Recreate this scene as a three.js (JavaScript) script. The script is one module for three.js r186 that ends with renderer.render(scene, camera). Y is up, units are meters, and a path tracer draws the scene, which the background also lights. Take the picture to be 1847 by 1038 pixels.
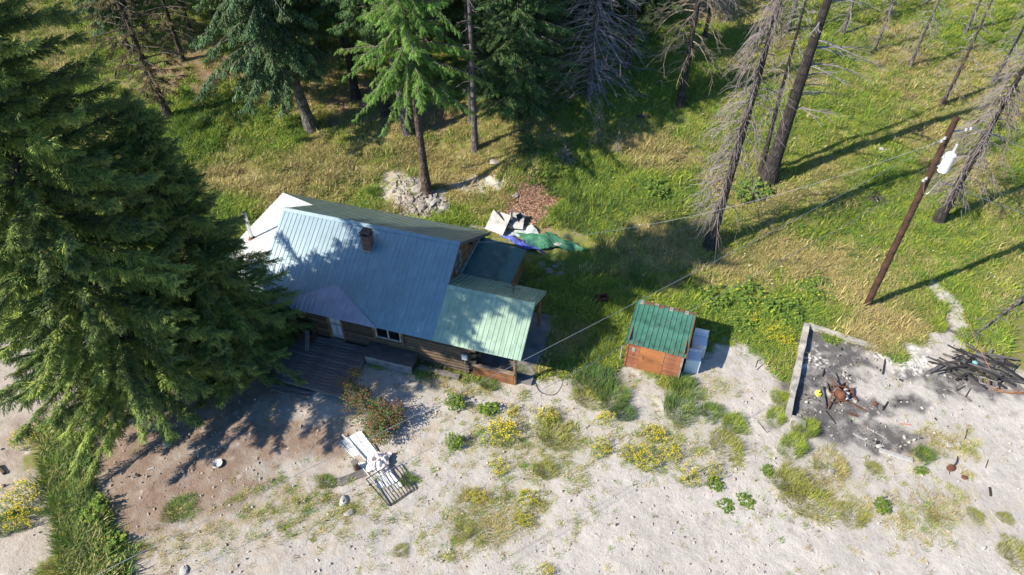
import * as THREE from 'three';
import { Sky } from 'three/addons/objects/Sky.js';
import { mergeGeometries } from 'three/addons/utils/BufferGeometryUtils.js';

// ---------------------------------------------------------------- camera, sky, sun, exposure
const scene = new THREE.Scene();
const camera = new THREE.PerspectiveCamera(45.72, 1024 / 575, 0.5, 1500);
camera.position.set(0, 25, 0);                               // a drone 25 m up, looking 43 degrees down
camera.rotation.x = -43 * Math.PI / 180;
const SUN_AZ = 22 * Math.PI / 180, SUN_EL = 36.5 * Math.PI / 180;
const sunDir = new THREE.Vector3(-Math.cos(SUN_AZ) * Math.cos(SUN_EL), Math.sin(SUN_EL), Math.sin(SUN_AZ) * Math.cos(SUN_EL));
const sky = new Sky();
sky.name = 'sky';
sky.scale.setScalar(1200);
sky.material.uniforms.sunPosition.value.copy(sunDir);
sky.material.uniforms.turbidity.value = 2.2;
sky.material.uniforms.rayleigh.value = 1.6;
sky.material.uniforms.mieCoefficient.value = 0.004;
sky.userData = { kind: 'structure', label: 'clear blue summer sky', category: 'sky' };
scene.add(sky);
scene.environmentIntensity = 0.13;
const sun = new THREE.DirectionalLight(0xfff2de, 5);
sun.position.copy(sunDir).multiplyScalar(120).add(new THREE.Vector3(0, 0, -28));
sun.target.position.set(0, 0, -28);
sun.castShadow = true;
sun.shadow.mapSize.set(4096, 4096);
Object.assign(sun.shadow.camera, { left: -70, right: 70, top: 60, bottom: -60, near: 1, far: 300 });
scene.add(sun, sun.target);
const renderer = new THREE.WebGLRenderer({ antialias: true });
renderer.toneMapping = THREE.LinearToneMapping;
renderer.toneMappingExposure = 1.65;
renderer.shadowMap.enabled = true;

// ---------------------------------------------------------------- helpers
function rng(seed) { let a = seed >>> 0; return () => { a = (a + 0x6D2B79F5) >>> 0; let t = a; t = Math.imul(t ^ (t >>> 15), t | 1); t ^= t + Math.imul(t ^ (t >>> 7), t | 61); return ((t ^ (t >>> 14)) >>> 0) / 4294967296; }; }
const clamp = (x, a = 0, b = 1) => Math.min(b, Math.max(a, x));
const sst = (a, b, x) => { const t = clamp((x - a) / (b - a)); return t * t * (3 - 2 * t); };
const mix = (a, b, t) => a + (b - a) * t;
const hash = (x, y) => { let h = Math.imul(x | 0, 374761393) + Math.imul(y | 0, 668265263); h = Math.imul(h ^ (h >>> 13), 1274126177); return ((h ^ (h >>> 16)) >>> 0) / 4294967296; };
function vnoise(x, y, per = 0) {
  const ix = Math.floor(x), iy = Math.floor(y), fx = x - ix, fy = y - iy, sx = fx * fx * (3 - 2 * fx), sy = fy * fy * (3 - 2 * fy);
  const w = per ? (v) => ((v % per) + per) % per : (v) => v;
  const a = hash(w(ix), w(iy)), b = hash(w(ix + 1), w(iy)), c = hash(w(ix), w(iy + 1)), d = hash(w(ix + 1), w(iy + 1));
  return a + (b - a) * sx + (c - a) * sy + (a - b - c + d) * sx * sy;
}
function fbm(x, y, oct = 4) { let s = 0, a = 0.5, n = 0; for (let i = 0; i < oct; i++) { s += a * vnoise(x + i * 17.3, y - i * 9.1); n += a; a *= 0.5; x *= 2.03; y *= 2.03; } return s / n; }
function pfbm(u, v, f, oct = 4) { let s = 0, a = 0.5, n = 0; for (let i = 0; i < oct; i++) { s += a * vnoise(u * f, v * f, f); n += a; a *= 0.5; f *= 2; } return s / n; }

// the lie of the land: a flat yard, a hill rising behind, an earth mound and a rocky bank
function terrain(x, z) {
  const z0 = 33 - 6 * sst(-6, 10, x), d = -z - z0, sp = 0.5 * (d + Math.sqrt(d * d + 4)), m = sst(-1, 6, d);
  let y = 0.27 * sp + m * 0.16 * Math.sin(0.7 * x + 0.3 * z) * Math.sin(0.5 * z - 0.2 * x + 1);
  y += 0.75 * Math.exp(-(((x - 1.1) / 1.7) ** 2 + ((z + 35.6) / 1.3) ** 2));
  y += 0.55 * Math.exp(-(((x + 5.6) / 1.9) ** 2 + ((z + 34.6) / 1.2) ** 2));
  return y;
}
const taken = {};
function numbered(name) { const n = taken[name] = (taken[name] ?? -1) + 1; return n ? name + '_' + String(n).padStart(3, '0') : name; }
function tag(o, label, category, group, kind) { o.userData = { label, category }; if (group) o.userData.group = group; o.userData.kind = kind ?? 'thing'; return o; }
function thing(name, label, category, pos = [0, 0, 0], turn = 0, group) {
  const o = new THREE.Group(); o.name = numbered(name); o.position.set(...pos); o.rotation.y = turn; scene.add(o); return tag(o, label, category, group);
}
function copyOf(src, pos, turn, scale, label, group) {
  const o = src.clone(); o.name = numbered(src.name.replace(/_\d{3}$/, '')); o.position.set(...pos); o.rotation.set(0, turn, 0);
  if (Array.isArray(scale)) o.scale.set(...scale); else if (scale) o.scale.setScalar(scale);
  o.userData = { ...src.userData, label }; if (group) o.userData.group = group; else delete o.userData.group; scene.add(o); return o;
}
function mesh(name, geo, mat, parent, kind) {
  const m = new THREE.Mesh(geo, mat); m.castShadow = m.receiveShadow = true;
  if (parent) { m.name = name; parent.add(m); } else { m.name = numbered(name); scene.add(m); }
  if (kind) m.userData.kind = kind; return m;
}
// collects faces; smooth where vertices are shared
class MB {
  constructor() { this.p = []; this.t = []; this.c = []; this.i = []; this.col = null; }
  v(x, y, z, u = 0, w = 0) { this.p.push(x, y, z); this.t.push(u, w); if (this.col) this.c.push(this.col[0], this.col[1], this.col[2]); return this.p.length / 3 - 1; }
  tri(a, b, c) { this.i.push(a, b, c); }
  quad(a, b, c, d) { this.i.push(a, b, c, a, c, d); }
  face(pts, uvs) { const k = pts.map((q, n) => this.v(q[0], q[1], q[2], uvs ? uvs[n][0] : q[0], uvs ? uvs[n][1] : q[2])); for (let n = 1; n < k.length - 1; n++) this.tri(k[0], k[n], k[n + 1]); return this; }
  box(cx, cy, cz, sx, sy, sz, m) {           // bevelless box, uv in metres
    const x = sx / 2, y = sy / 2, z = sz / 2;
    const f = [[[x, -y, z], [x, -y, -z], [x, y, -z], [x, y, z]], [[-x, -y, -z], [-x, -y, z], [-x, y, z], [-x, y, -z]], [[-x, y, z], [x, y, z], [x, y, -z], [-x, y, -z]], [[-x, -y, -z], [x, -y, -z], [x, -y, z], [-x, -y, z]], [[-x, -y, z], [x, -y, z], [x, y, z], [-x, y, z]], [[x, -y, -z], [-x, -y, -z], [-x, y, -z], [x, y, -z]]];
    const q = new THREE.Vector3();
    f.forEach((c, n) => { const k = c.map((a) => { const uv = n < 2 ? [a[2], a[1]] : n < 4 ? [a[0], a[2]] : [a[0], a[1]]; q.set(a[0], a[1], a[2]); if (m) q.applyMatrix4(m); return this.v(q.x + cx, q.y + cy, q.z + cz, uv[0] + cx * 0.7, uv[1] + cz * 0.9); }); this.quad(...k); });
    return this;
  }
  tube(pts, r, sides = 6, cap = true) {      // pts: [x,y,z]; r: number, [r0,r1] or list
    const N = pts.length, R = (n) => Array.isArray(r) ? (r.length === 2 ? mix(r[0], r[1], n / (N - 1)) : r[n]) : r;
    const T = new THREE.Vector3(), A = new THREE.Vector3(), B = new THREE.Vector3(); let len = 0, prev = null;
    const up = Math.abs(pts[N - 1][1] - pts[0][1]) > 0.8 * Math.hypot(pts[N - 1][0] - pts[0][0], pts[N - 1][2] - pts[0][2]) ? new THREE.Vector3(1, 0, 0) : new THREE.Vector3(0, 1, 0);
    for (let n = 0; n < N; n++) {
      const a = pts[Math.max(0, n - 1)], b = pts[Math.min(N - 1, n + 1)];
      T.set(b[0] - a[0], b[1] - a[1], b[2] - a[2]).normalize(); A.crossVectors(T, up).normalize(); B.crossVectors(A, T);
      if (n) len += Math.hypot(pts[n][0] - pts[n - 1][0], pts[n][1] - pts[n - 1][1], pts[n][2] - pts[n - 1][2]);
      const ring = [];
      for (let s = 0; s <= sides; s++) { const f = s / sides * Math.PI * 2, c = Math.cos(f) * R(n), d = Math.sin(f) * R(n); ring.push(this.v(pts[n][0] + A.x * c + B.x * d, pts[n][1] + A.y * c + B.y * d, pts[n][2] + A.z * c + B.z * d, s / sides * 2 * Math.PI * R(0), len)); }
      if (prev) for (let s = 0; s < sides; s++) this.quad(prev[s], prev[s + 1], ring[s + 1], ring[s]);
      prev = ring;
      if (cap && (n === 0 || n === N - 1) && R(n) > 0.004) { const c = this.v(pts[n][0], pts[n][1], pts[n][2]), rr = []; for (let s = 0; s <= sides; s++) { const k = ring[s] * 3; rr.push(this.v(this.p[k], this.p[k + 1], this.p[k + 2], this.p[k], this.p[k + 2])); } for (let s = 0; s < sides; s++) n ? this.tri(c, rr[s], rr[s + 1]) : this.tri(c, rr[s + 1], rr[s]); }
    }
    return this;
  }
  geo() {
    const g = new THREE.BufferGeometry(); g.setAttribute('position', new THREE.Float32BufferAttribute(this.p, 3)); g.setAttribute('uv', new THREE.Float32BufferAttribute(this.t, 2));
    if (this.c.length) g.setAttribute('color', new THREE.Float32BufferAttribute(this.c, 3));
    g.setIndex(this.i); g.computeVertexNormals(); return g;
  }
}
function boxGeo(sx, sy, sz) { return new MB().box(0, 0, 0, sx, sy, sz).geo(); }
function bevelBox(sx, sy, sz, b = 0.01) {
  const s = new THREE.Shape(); const x = sx / 2 - b, y = sy / 2 - b;
  s.moveTo(-x, -y); s.lineTo(x, -y); s.lineTo(x, y); s.lineTo(-x, y); s.closePath();
  const g = new THREE.ExtrudeGeometry(s, { depth: sz - 2 * b, bevelEnabled: true, bevelThickness: b, bevelSize: b, bevelSegments: 1 }); g.translate(0, 0, -sz / 2 + b); return g;
}
// computed textures: grey multipliers of a material's own colour
function dataTex(n, fn, srgb = true) {
  const d = new Uint8Array(n * n * 4);
  for (let y = 0; y < n; y++) for (let x = 0; x < n; x++) { const c = fn(x / n, y / n), k = (y * n + x) * 4; d[k] = clamp(c[0] ?? c) * 255; d[k + 1] = clamp(c[1] ?? c) * 255; d[k + 2] = clamp(c[2] ?? c) * 255; d[k + 3] = 255; }
  const t = new THREE.DataTexture(d, n, n); t.wrapS = t.wrapT = THREE.RepeatWrapping; t.magFilter = THREE.LinearFilter; t.minFilter = THREE.LinearMipmapLinearFilter; t.generateMipmaps = true; if (srgb) t.colorSpace = THREE.SRGBColorSpace; t.needsUpdate = true; return t;
}
const grey = (f) => (u, v) => { const g = f(u, v); return [g, g, g]; };
const rep = (t, x, y = x) => { const c = t.clone(); c.repeat.set(x, y); c.needsUpdate = true; return c; };
const T = {
  wood: dataTex(256, grey((u, v) => 0.62 + 0.38 * pfbm(u * 1, v, 4, 2) - 0.35 * (pfbm(u, v * 8, 4, 3) > 0.62 ? 1 : 0) * pfbm(u, v, 8, 2) - 0.16 * vnoise(u * 4, v * 64, 64))),
  blotch: dataTex(256, grey((u, v) => 0.72 + 0.36 * (pfbm(u, v, 4, 5) - 0.35))),
  bark: dataTex(256, grey((u, v) => 0.45 + 0.75 * (pfbm(u * 1, v * 0.5, 8, 2) * 0.4 + vnoise(u * 24, v * 8, 8) * 0.6 - 0.15))),
  barkBump: dataTex(256, grey((u, v) => vnoise(u * 24, v * 8, 8) * 0.7 + pfbm(u, v, 16, 2) * 0.3), false),
  fine: dataTex(256, grey((u, v) => pfbm(u, v, 16, 4)), false),
  streak: dataTex(256, grey((u, v) => 0.88 + 0.12 * (vnoise(u * 40, v * 2, 40) - 0.4) + 0.12 * (pfbm(u, v, 8, 4) - 0.5))),
};
function M(color, o = {}) { const m = new THREE.MeshStandardMaterial({ roughness: 0.85, metalness: 0, side: THREE.DoubleSide, ...o }); m.color.setRGB(...color); return m; }
function MP(color, o = {}) { const m = new THREE.MeshPhysicalMaterial({ roughness: 0.85, metalness: 0, side: THREE.DoubleSide, ...o }); m.color.setRGB(...color); return m; }

// ---------------------------------------------------------------- the ground and what it is covered with
const SAND = [[-33.99, -23.48], [-17.32, -23.48], [-9.78, -22.01], [-1.65, -20.36], [0.43, -20.29], [2.02, -21.09], [3.15, -20.29], [4.86, -20.62], [5.42, -21.29], [7.8, -20.28], [9.1, -21.98], [10.2, -22.85], [11.44, -22.99], [12.56, -21.56], [12.8, -20.28], [14.7, -23.74], [18.59, -21.98], [21.15, -23.82], [22.8, -24.97], [22.51, -23.44], [22.24, -20.95], [24.98, -21.63], [35.41, -23.44], [60, 6], [-60, 6]];
const STRIP = [[-20.99, -18.1], [-18.85, -16.94], [-17.17, -14.81], [-15.66, -12.89], [-13.97, -10.35], [-18.06, -10.35], [-18.03, -12.89], [-19.42, -14.56], [-20.87, -15.58], [-23.2, -18.1]];
function polyDist(P, x, z) {                 // metres inside (+) or outside (-) an outline
  let d = 1e9, inside = false;
  for (let i = 0, j = P.length - 1; i < P.length; j = i++) {
    const [ax, az] = P[j], [bx, bz] = P[i], ex = bx - ax, ez = bz - az, wx = x - ax, wz = z - az, t = clamp((wx * ex + wz * ez) / (ex * ex + ez * ez)), dx = wx - ex * t, dz = wz - ez * t;
    d = Math.min(d, dx * dx + dz * dz);
    if ((az > z) !== (bz > z) && x < ax + (z - az) / (bz - az) * ex) inside = !inside;
  }
  return (inside ? 1 : -1) * Math.sqrt(d);
}
const SPOTS = {
  duff: [[[-13.53, -15.06], 4.4, 2.0], [[-14.67, -13.35], 2.5, 1.2], [[-16.69, -17.8], 5, 3], [[-10.6, -16.94], 3, 1.6], [[-15.49, -20.63], 6, 4], [[-8.69, -16.94], 2, 1]],
  needles: [[[1.04, -32.84], 1.9, 1.7], [[1.05, -33.35], 1.5, 1.2], [[-10.68, -42.36], 4, 2.5], [[-6.03, -40.87], 2.5, 1.6], [[-23.02, -45.21], 4, 3]],
  bare: [[[-5.41, -33.86], 2.1, 1.6], [[-6.6, -35.04], 1.8, 1.3], [[-4.61, -33.08], 1.6, .9], [[22.74, -25.17], 0.6, 1.4], [[-2.17, -35.04], 2.2, .8], [[19.66, -21.98], 1.1, .9], [[-20.19, -14.31], 1.2, 1.2], [[-21.84, -16.94], 1, 2], [[-18.01, -12.22], .8, .7]],
  dry: [[[-15.65, -35.51], 5, 2], [[-11.43, -37.34], 6, 2.4], [[-8.06, -39.06], 5, 3], [[-1.51, -36.44], 4, 2.5], [[9.94, -28.41], 4, 1.8], [[16.95, -28.44], 4, 1.6], [[18.91, -23.82], 4.5, 1.4], [[8.13, -37.04], 3, 2], [[-19.7, -42.31], 3, 3], [[-14.17, -45.42], 3, 3], [[21.68, -28.05], 3, 1.4], [[10.52, -26.53], 3, 1.2]],
  lush: [[[4.14, -32.78], 2.4, 2.2], [[3.94, -34.99], 3, 1.5], [[13.64, -24.97], 4.5, 1.6], [[5.3, -24.61], 2, 1.8], [[-21.08, -40.59], 3, 3], [[8.35, -33.19], 2, 1.2], [[11.64, -24.97], 3, 1.4], [[-4.08, -32.54], 1.6, 1.2], [[8.61, -45.11], 4, 4], [[-16.85, -33.29], 2, 1.6]],
  weed: [[[0.87, -16.94], 4.6, 2.6], [[-.95, -13.59], 3.5, 1.8], [[6.61, -16.94], 3.4, 2.0], [[12.6, -14.8], 2.6, 1.4], [[-8.02, -13.83], 5, 1.6], [[17.12, -13.82], 4, 1.8], [[-13.05, -13.71], 1.4, .8], [[4.28, -19.96], 2.4, 1.2], [[9.16, -19.95], 2, 1], [[-2.66, -19.97], 3, 1], [[18.56, -16.93], 3, 1.2], [[-13.24, -12.44], 3, 1], [[12.82, -19.31], 1, 1.4]],
  ash: [[[15.5, -21.98], 2.0, 1.0], [[13.63, -18.69], 1.6, 1.0], [[14.24, -22.7], 1.2, 1.6], [[14.94, -17.5], 2.4, .6], [[15.15, -22.99], 1.7, .8], [[14.04, -21.63], 1.2, 1.4], [[13.27, -19.95], .9, 1.4], [[16.97, -22.7], 1.4, .7], [[18.46, -21.98], .8, .5], [[15.03, -20.61], 1.4, .8], [[13.53, -17.65], 1.9, .8], [[15.5, -17.08], 1.9, .7], [[19.14, -20.78], 1.1, .5], [[15.93, -18.85], 1.2, .6], [[21.81, -20.61], 2.2, 1.2], [[18, -19], 1.2, .5]],
  chalk: [[[19.22, -21.56], 1.2, .8], [[18.46, -21.98], .8, .4], [[14.31, -21.63], .7, .6]],
};
function spot(kind, x, z) { let s = 0; for (const [[cx, cz], rx, rz] of SPOTS[kind]) { const q = ((x - cx) / rx) ** 2 + ((z - cz) / rz) ** 2; if (q < 6) s = Math.max(s, Math.exp(-q * 0.9)); } return s; }
function zones(x, z) {
  const n = fbm(x * 0.55, z * 0.55, 4) - 0.5, f = fbm(x * 2.6 + 40, z * 2.6, 3) - 0.5;
  let sand = sst(-0.35, 0.45, polyDist(SAND, x, z) + n * 1.6 + f * 1.3);
  sand *= 1 - sst(-0.3, 0.4, polyDist(STRIP, x, z) + n * 0.8 + f * 0.9);
  return { n, f, sand,
    bare: sst(0.3, 0.6, spot('bare', x, z) + n * 0.7 + f * 0.6), duff: sst(0.22, 0.75, spot('duff', x, z) + n * 0.7 + f * 0.5), needles: sst(0.25, 0.7, spot('needles', x, z) + n * 0.6 + f * 0.5),
    dry: clamp(spot('dry', x, z) * 0.6 + (fbm(x * 0.22 + 9, z * 0.3, 3) - 0.5) * 2.0 + f * 0.7 + mix(0.08, 0.04, sst(-9, 5, x))), lush: clamp(spot('lush', x, z) * 1.1 + n * 0.8),
    weed: clamp(spot('weed', x, z) + n * 0.5), ash: sst(0.3, 0.72, spot('ash', x, z) + n * 0.9 + f * 0.9), chalk: sst(0.35, 0.7, spot('chalk', x, z) + f * 1.5) };
}
{
  const NX = 2048, NZ = 1536, X0 = -46, XW = 92, Z0 = 0, ZW = -66, d = new Uint8Array(NX * NZ * 4), toS = (l) => 255 * (l <= 0.0031308 ? 12.92 * l : 1.055 * Math.pow(l, 1 / 2.4) - 0.055);
  const CW = 512, CH = 384, coarse = [];           // masks on a coarse grid, fine grain per texel
  for (let j = 0; j <= CH; j++) for (let i = 0; i <= CW; i++) coarse.push(zones(X0 + XW * i / CW, Z0 + ZW * j / CH));
  const keys = Object.keys(coarse[0]), c = [0, 0, 0], q = {};
  const to = (r, g, b, t) => { c[0] += (r - c[0]) * t; c[1] += (g - c[1]) * t; c[2] += (b - c[2]) * t; };
  for (let j = 0; j < NZ; j++) for (let i = 0; i < NX; i++) {
    const a = (i + 0.5) / NX * CW, b = (j + 0.5) / NZ * CH, ia = Math.floor(a), ib = Math.floor(b), fa = a - ia, fb = b - ib, k0 = ib * (CW + 1) + ia, A = coarse[k0], B = coarse[k0 + 1], C = coarse[k0 + CW + 1], D = coarse[k0 + CW + 2];
    for (const k of keys) q[k] = (A[k] * (1 - fa) + B[k] * fa) * (1 - fb) + (C[k] * (1 - fa) + D[k] * fa) * fb;
    const x = X0 + XW * (i + 0.5) / NX, z = Z0 + ZW * (j + 0.5) / NZ, g1 = vnoise(x * 9, z * 9), g2 = vnoise(x * 23 + 5, z * 23), g3 = hash(i, j), gm = vnoise(x * 3.4 - 7, z * 3.4);
    const dr = clamp(q.dry + (g1 - 0.5) * 0.7);
    c[0] = 0.15; c[1] = 0.18; c[2] = 0.03;                                     // living turf and soil
    to(0.35, 0.29, 0.125, dr * 0.7);                                             // straw
    to(0.07, 0.11, 0.022, q.lush * 0.7);
    to(0.24, 0.145, 0.1, clamp(q.needles + (g2 - 0.5) * 0.9 + (g1 - 0.5) * 0.5) * 0.9);             // fallen needles
    const soil = sst(0.55, 0.75, g1 * 0.6 + gm * 0.5) * (0.25 + 0.4 * dr); to(0.24, 0.19, 0.135, soil);
    let s = clamp(Math.max(q.sand, q.bare) + (g1 - 0.5) * 0.5 * (q.sand > 0.02 && q.sand < 0.98 ? 1 : 0));
    if (s > 0.01) {
      let r = 0.462, g = 0.44, bb = 0.405; const w = 0.9 + 0.14 * gm + 0.14 * (g1 - 0.5) + 0.12 * (g2 - 0.5) + 0.09 * (g3 - 0.5) + 0.35 * q.n;
      r *= w; g *= w; bb *= w; const pb = sst(0.8, 0.9, g2); r *= 1 - 0.25 * pb; g *= 1 - 0.28 * pb; bb *= 1 - 0.3 * pb;
      to(r, g, bb, s);
      const wm = sst(-0.1, 0.25, 0.1 - (x + 7) * 0.04 + q.n * 0.9 + (gm - 0.5) * 0.5); to(0.37, 0.3, 0.235, wm * s * 0.55);
      const du = clamp(q.duff * (0.6 + 0.6 * gm) + (g2 - 0.5) * 0.35 * q.duff); to(0.2, 0.13, 0.09, du * s * 0.85);
      const we = sst(0.52, 0.8, q.weed * 0.62 + g1 * 0.34 + (gm - 0.5) * 0.4 + (g3 - 0.5) * 0.12); to(0.3, 0.26, 0.14, we * s * 0.5);
      const as = clamp(q.ash * (0.55 + 0.8 * gm) + (g2 - 0.5) * 0.5 * q.ash); to(0.075, 0.072, 0.074, as * 0.92);
      const ch = q.chalk * sst(0.45, 0.6, g1 * 0.6 + g2 * 0.5); to(0.7, 0.68, 0.64, ch);
    }
    const k = (j * NX + i) * 4; d[k] = toS(c[0]); d[k + 1] = toS(c[1]); d[k + 2] = toS(c[2]); d[k + 3] = 255;
  }
  const map = new THREE.DataTexture(d, NX, NZ); map.colorSpace = THREE.SRGBColorSpace; map.wrapS = map.wrapT = THREE.MirroredRepeatWrapping; map.magFilter = THREE.LinearFilter; map.needsUpdate = true;
  const bump = dataTex(1024, grey((u, v) => 0.55 * pfbm(u, v, 24, 4) + 0.25 * sst(0.55, 0.75, pfbm(u + 0.3, v, 10, 2)) + 0.2 * pfbm(u, v, 96, 2)), false); bump.repeat.set(XW / 4, 66 / 4);
  const axis = (lo, hi, step, a, b) => { const r = []; for (let v = lo; v <= hi + 1e-6; v += step) r.push(v); let s = step; for (let v = hi; v < b;) { s *= 1.35; v += s; r.push(v); } s = step; for (let v = lo; v > a;) { s *= 1.35; v -= s; r.unshift(v); } return r; };
  const xs = axis(-42, 42, 0.22, -700, 700), zs = axis(-62, -7, 0.22, -700, 500), p = [], t = [], ix = [];
  for (const z of zs) for (const x of xs) {
    const near = Math.abs(x) < 46 && z > -66 && z < 0;
    p.push(x, terrain(x, z) + (near ? 0.07 * (fbm(x * 0.9, z * 0.9, 3) - 0.5) + 0.05 * (vnoise(x * 3.1, z * 3.1) - 0.5) : 0), z); t.push((x - X0) / XW, z / ZW);
  }
  for (let j = 0; j < zs.length - 1; j++) for (let i = 0; i < xs.length - 1; i++) { const a = j * xs.length + i, b = a + xs.length; ix.push(a, b, a + 1, a + 1, b, b + 1); }
  const g = new THREE.BufferGeometry(); g.setAttribute('position', new THREE.Float32BufferAttribute(p, 3)); g.setAttribute('uv', new THREE.Float32BufferAttribute(t, 2)); g.setIndex(ix); g.computeVertexNormals();
  const m = new THREE.MeshStandardMaterial({ map, bumpMap: bump, bumpScale: 0.035, roughness: 0.95 });
  const o = mesh('ground', g, m); tag(o, 'pale sandy yard running into a grassy hillside behind the cabin', 'ground', null, 'structure');
}

// ---------------------------------------------------------------- materials of the buildings
const MAT = {
  roofMain: MP([0.17, 0.32, 0.4], { metalness: 0.15, ior: 2.2, roughness: 0.35, map: rep(T.streak, 0.5), roughnessMap: null }),
  roofBack: MP([0.33, 0.48, 0.43], { metalness: 0.1, ior: 1.9, roughness: 0.4, map: rep(T.streak, 0.5) }),
  roofPorch: MP([0.36, 0.52, 0.4], { metalness: 0.12, roughness: 0.4, map: rep(T.streak, 0.5) }),
  roofHip: MP([0.78, 0.8, 0.79], { metalness: 0.1, ior: 2.0, roughness: 0.4, map: rep(T.streak, 0.6) }),
  roofPatch: MP([0.3, 0.36, 0.5], { metalness: 0.2, ior: 2.2, roughness: 0.38, map: rep(T.streak, 0.5) }),
  roofLow: MP([0.17, 0.31, 0.28], { metalness: 0.2, roughness: 0.5, map: rep(T.blotch, 0.6) }),
  roofShed: [0, 1, 2].map((k) => MP([0.11 + k * 0.015, 0.33 + k * 0.02, 0.235 + k * 0.02], { metalness: 0.15, roughness: 0.42, map: rep(T.blotch, 0.8) })),
  logs: [[0.15, 0.1, 0.065], [0.19, 0.125, 0.075], [0.11, 0.08, 0.06], [0.24, 0.165, 0.1], [0.17, 0.13, 0.1]].map((c) => M(c, { map: rep(T.wood, 1, 3), bumpMap: T.fine, bumpScale: 0.01 })),
  siding: [[0.5, 0.24, 0.1], [0.43, 0.2, 0.08], [0.55, 0.29, 0.13]].map((c) => M(c, { map: rep(T.wood, 1, 2), roughness: 0.75 })),
  orange: [[0.55, 0.235, 0.1], [0.5, 0.2, 0.085], [0.6, 0.28, 0.13]].map((c) => M(c, { map: rep(T.wood, 0.8, 2) })),
  post: M([0.42, 0.25, 0.12], { map: rep(T.wood, 3, 1) }),
  deck: [[0.42, 0.35, 0.34], [0.5, 0.41, 0.38], [0.34, 0.29, 0.29], [0.45, 0.35, 0.31]].map((c) => M(c, { map: rep(T.wood, 0.7, 2), bumpMap: T.fine, bumpScale: 0.006 })),
  white: M([0.74, 0.74, 0.72], { roughness: 0.5, map: T.blotch }),
  glass: MP([0.9, 0.95, 0.95], { transmission: 1, roughness: 0.03, thickness: 0, ior: 1.5 }),
  dark: M([0.03, 0.028, 0.026]),
  concrete: M([0.72, 0.68, 0.6], { map: rep(T.blotch, 0.9), bumpMap: T.fine, bumpScale: 0.02, roughness: 0.95 }),
  slab: M([0.36, 0.35, 0.34], { map: rep(T.blotch, 0.5), roughness: 0.95 }),
  brick: M([0.27, 0.16, 0.13], { map: rep(T.blotch, 3), bumpMap: T.fine, bumpScale: 0.02 }),
  zinc: MP([0.62, 0.63, 0.64], { metalness: 0.9, roughness: 0.35 }),
  rust: M([0.25, 0.1, 0.05], { map: rep(T.blotch, 2), bumpMap: T.fine, bumpScale: 0.01, roughness: 0.9 }),
  greyWood: M([0.33, 0.31, 0.29], { map: rep(T.wood, 1, 2) }),
  black: M([0.025, 0.025, 0.028], { roughness: 0.5 }),
  plywood: M([0.17, 0.15, 0.15], { map: rep(T.wood, 0.6, 1) }),
};
// a roof plane of ribbed metal sheets: x runs along the eave, s down the slope; lo(x) and hi(x) bound the sheet
function roofPlane(parent, name, o, X, S, x0, x1, lo, hi, mats, pw = 0.915, pitch = 0.229, ribH = 0.019) {
  const Xv = new THREE.Vector3(...X).normalize(), Sv = new THREE.Vector3(...S).normalize(), N = new THREE.Vector3().crossVectors(Sv, Xv).normalize(); if (N.y < 0) N.negate();
  const at = (x, s, h) => [o[0] + Xv.x * x + Sv.x * s + N.x * h, o[1] + Xv.y * x + Sv.y * s + N.y * h, o[2] + Xv.z * x + Sv.z * s + N.z * h];
  const r = rng(Math.round((o[0] + o[1] * 7 + o[2] * 13 + x1) * 100) + 5); let n = 0;
  for (let a = x0; a < x1 - 0.05; a += pw) {
    const b = Math.min(x1, a + pw), prof = [[a, 0]], lift = (n++ % 2) * 0.004 + r() * 0.003;
    for (let k = 0; k < 4; k++) { const c = a + pitch * (k + 0.5); if (c + 0.04 < b) prof.push([c - 0.032, 0], [c - 0.014, ribH], [c + 0.014, ribH], [c + 0.032, 0]); }
    prof.push([b + (b < x1 - 0.01 ? 0.02 : 0), 0]);
    const m = new MB();
    for (let k = 0; k < prof.length - 1; k++) {
      const [xa, ha] = prof[k], [xb, hb] = prof[k + 1], la = lo(xa), lb = lo(xb), ua = hi(xa), ub = hi(xb); if (ua - la < 0.01 && ub - lb < 0.01) continue;
      m.face([at(xa, la, ha + lift), at(xa, ua, ha + lift), at(xb, ub, hb + lift), at(xb, lb, hb + lift)], [[xa, la], [xa, ua], [xb, ub], [xb, lb]]);
      m.face([at(xa, la, ha + lift - 0.003), at(xb, lb, hb + lift - 0.003), at(xb, ub, hb + lift - 0.003), at(xa, ua, ha + lift - 0.003)], [[xa, la], [xb, lb], [xb, ub], [xa, ua]]);
    }
    if (m.i.length) mesh(name, m.geo(), Array.isArray(mats) ? mats[Math.floor(r() * mats.length)] : mats, parent);
  }
}
// straight run between two points as a bar of given width and height
function bar(a, b, w, h, geoOnly) {
  const A = new THREE.Vector3(...a), B = new THREE.Vector3(...b), L = A.distanceTo(B), m = new THREE.Matrix4(), x = B.clone().sub(A).normalize(), up = Math.abs(x.y) > 0.95 ? new THREE.Vector3(1, 0, 0) : new THREE.Vector3(0, 1, 0), z = new THREE.Vector3().crossVectors(x, up).normalize(), y = new THREE.Vector3().crossVectors(z, x);
  m.makeBasis(x, y, z).setPosition(A.add(B).multiplyScalar(0.5)); const g = new MB().box(0, 0, 0, L, h, w).geo(); g.applyMatrix4(m); return g;
}
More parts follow.
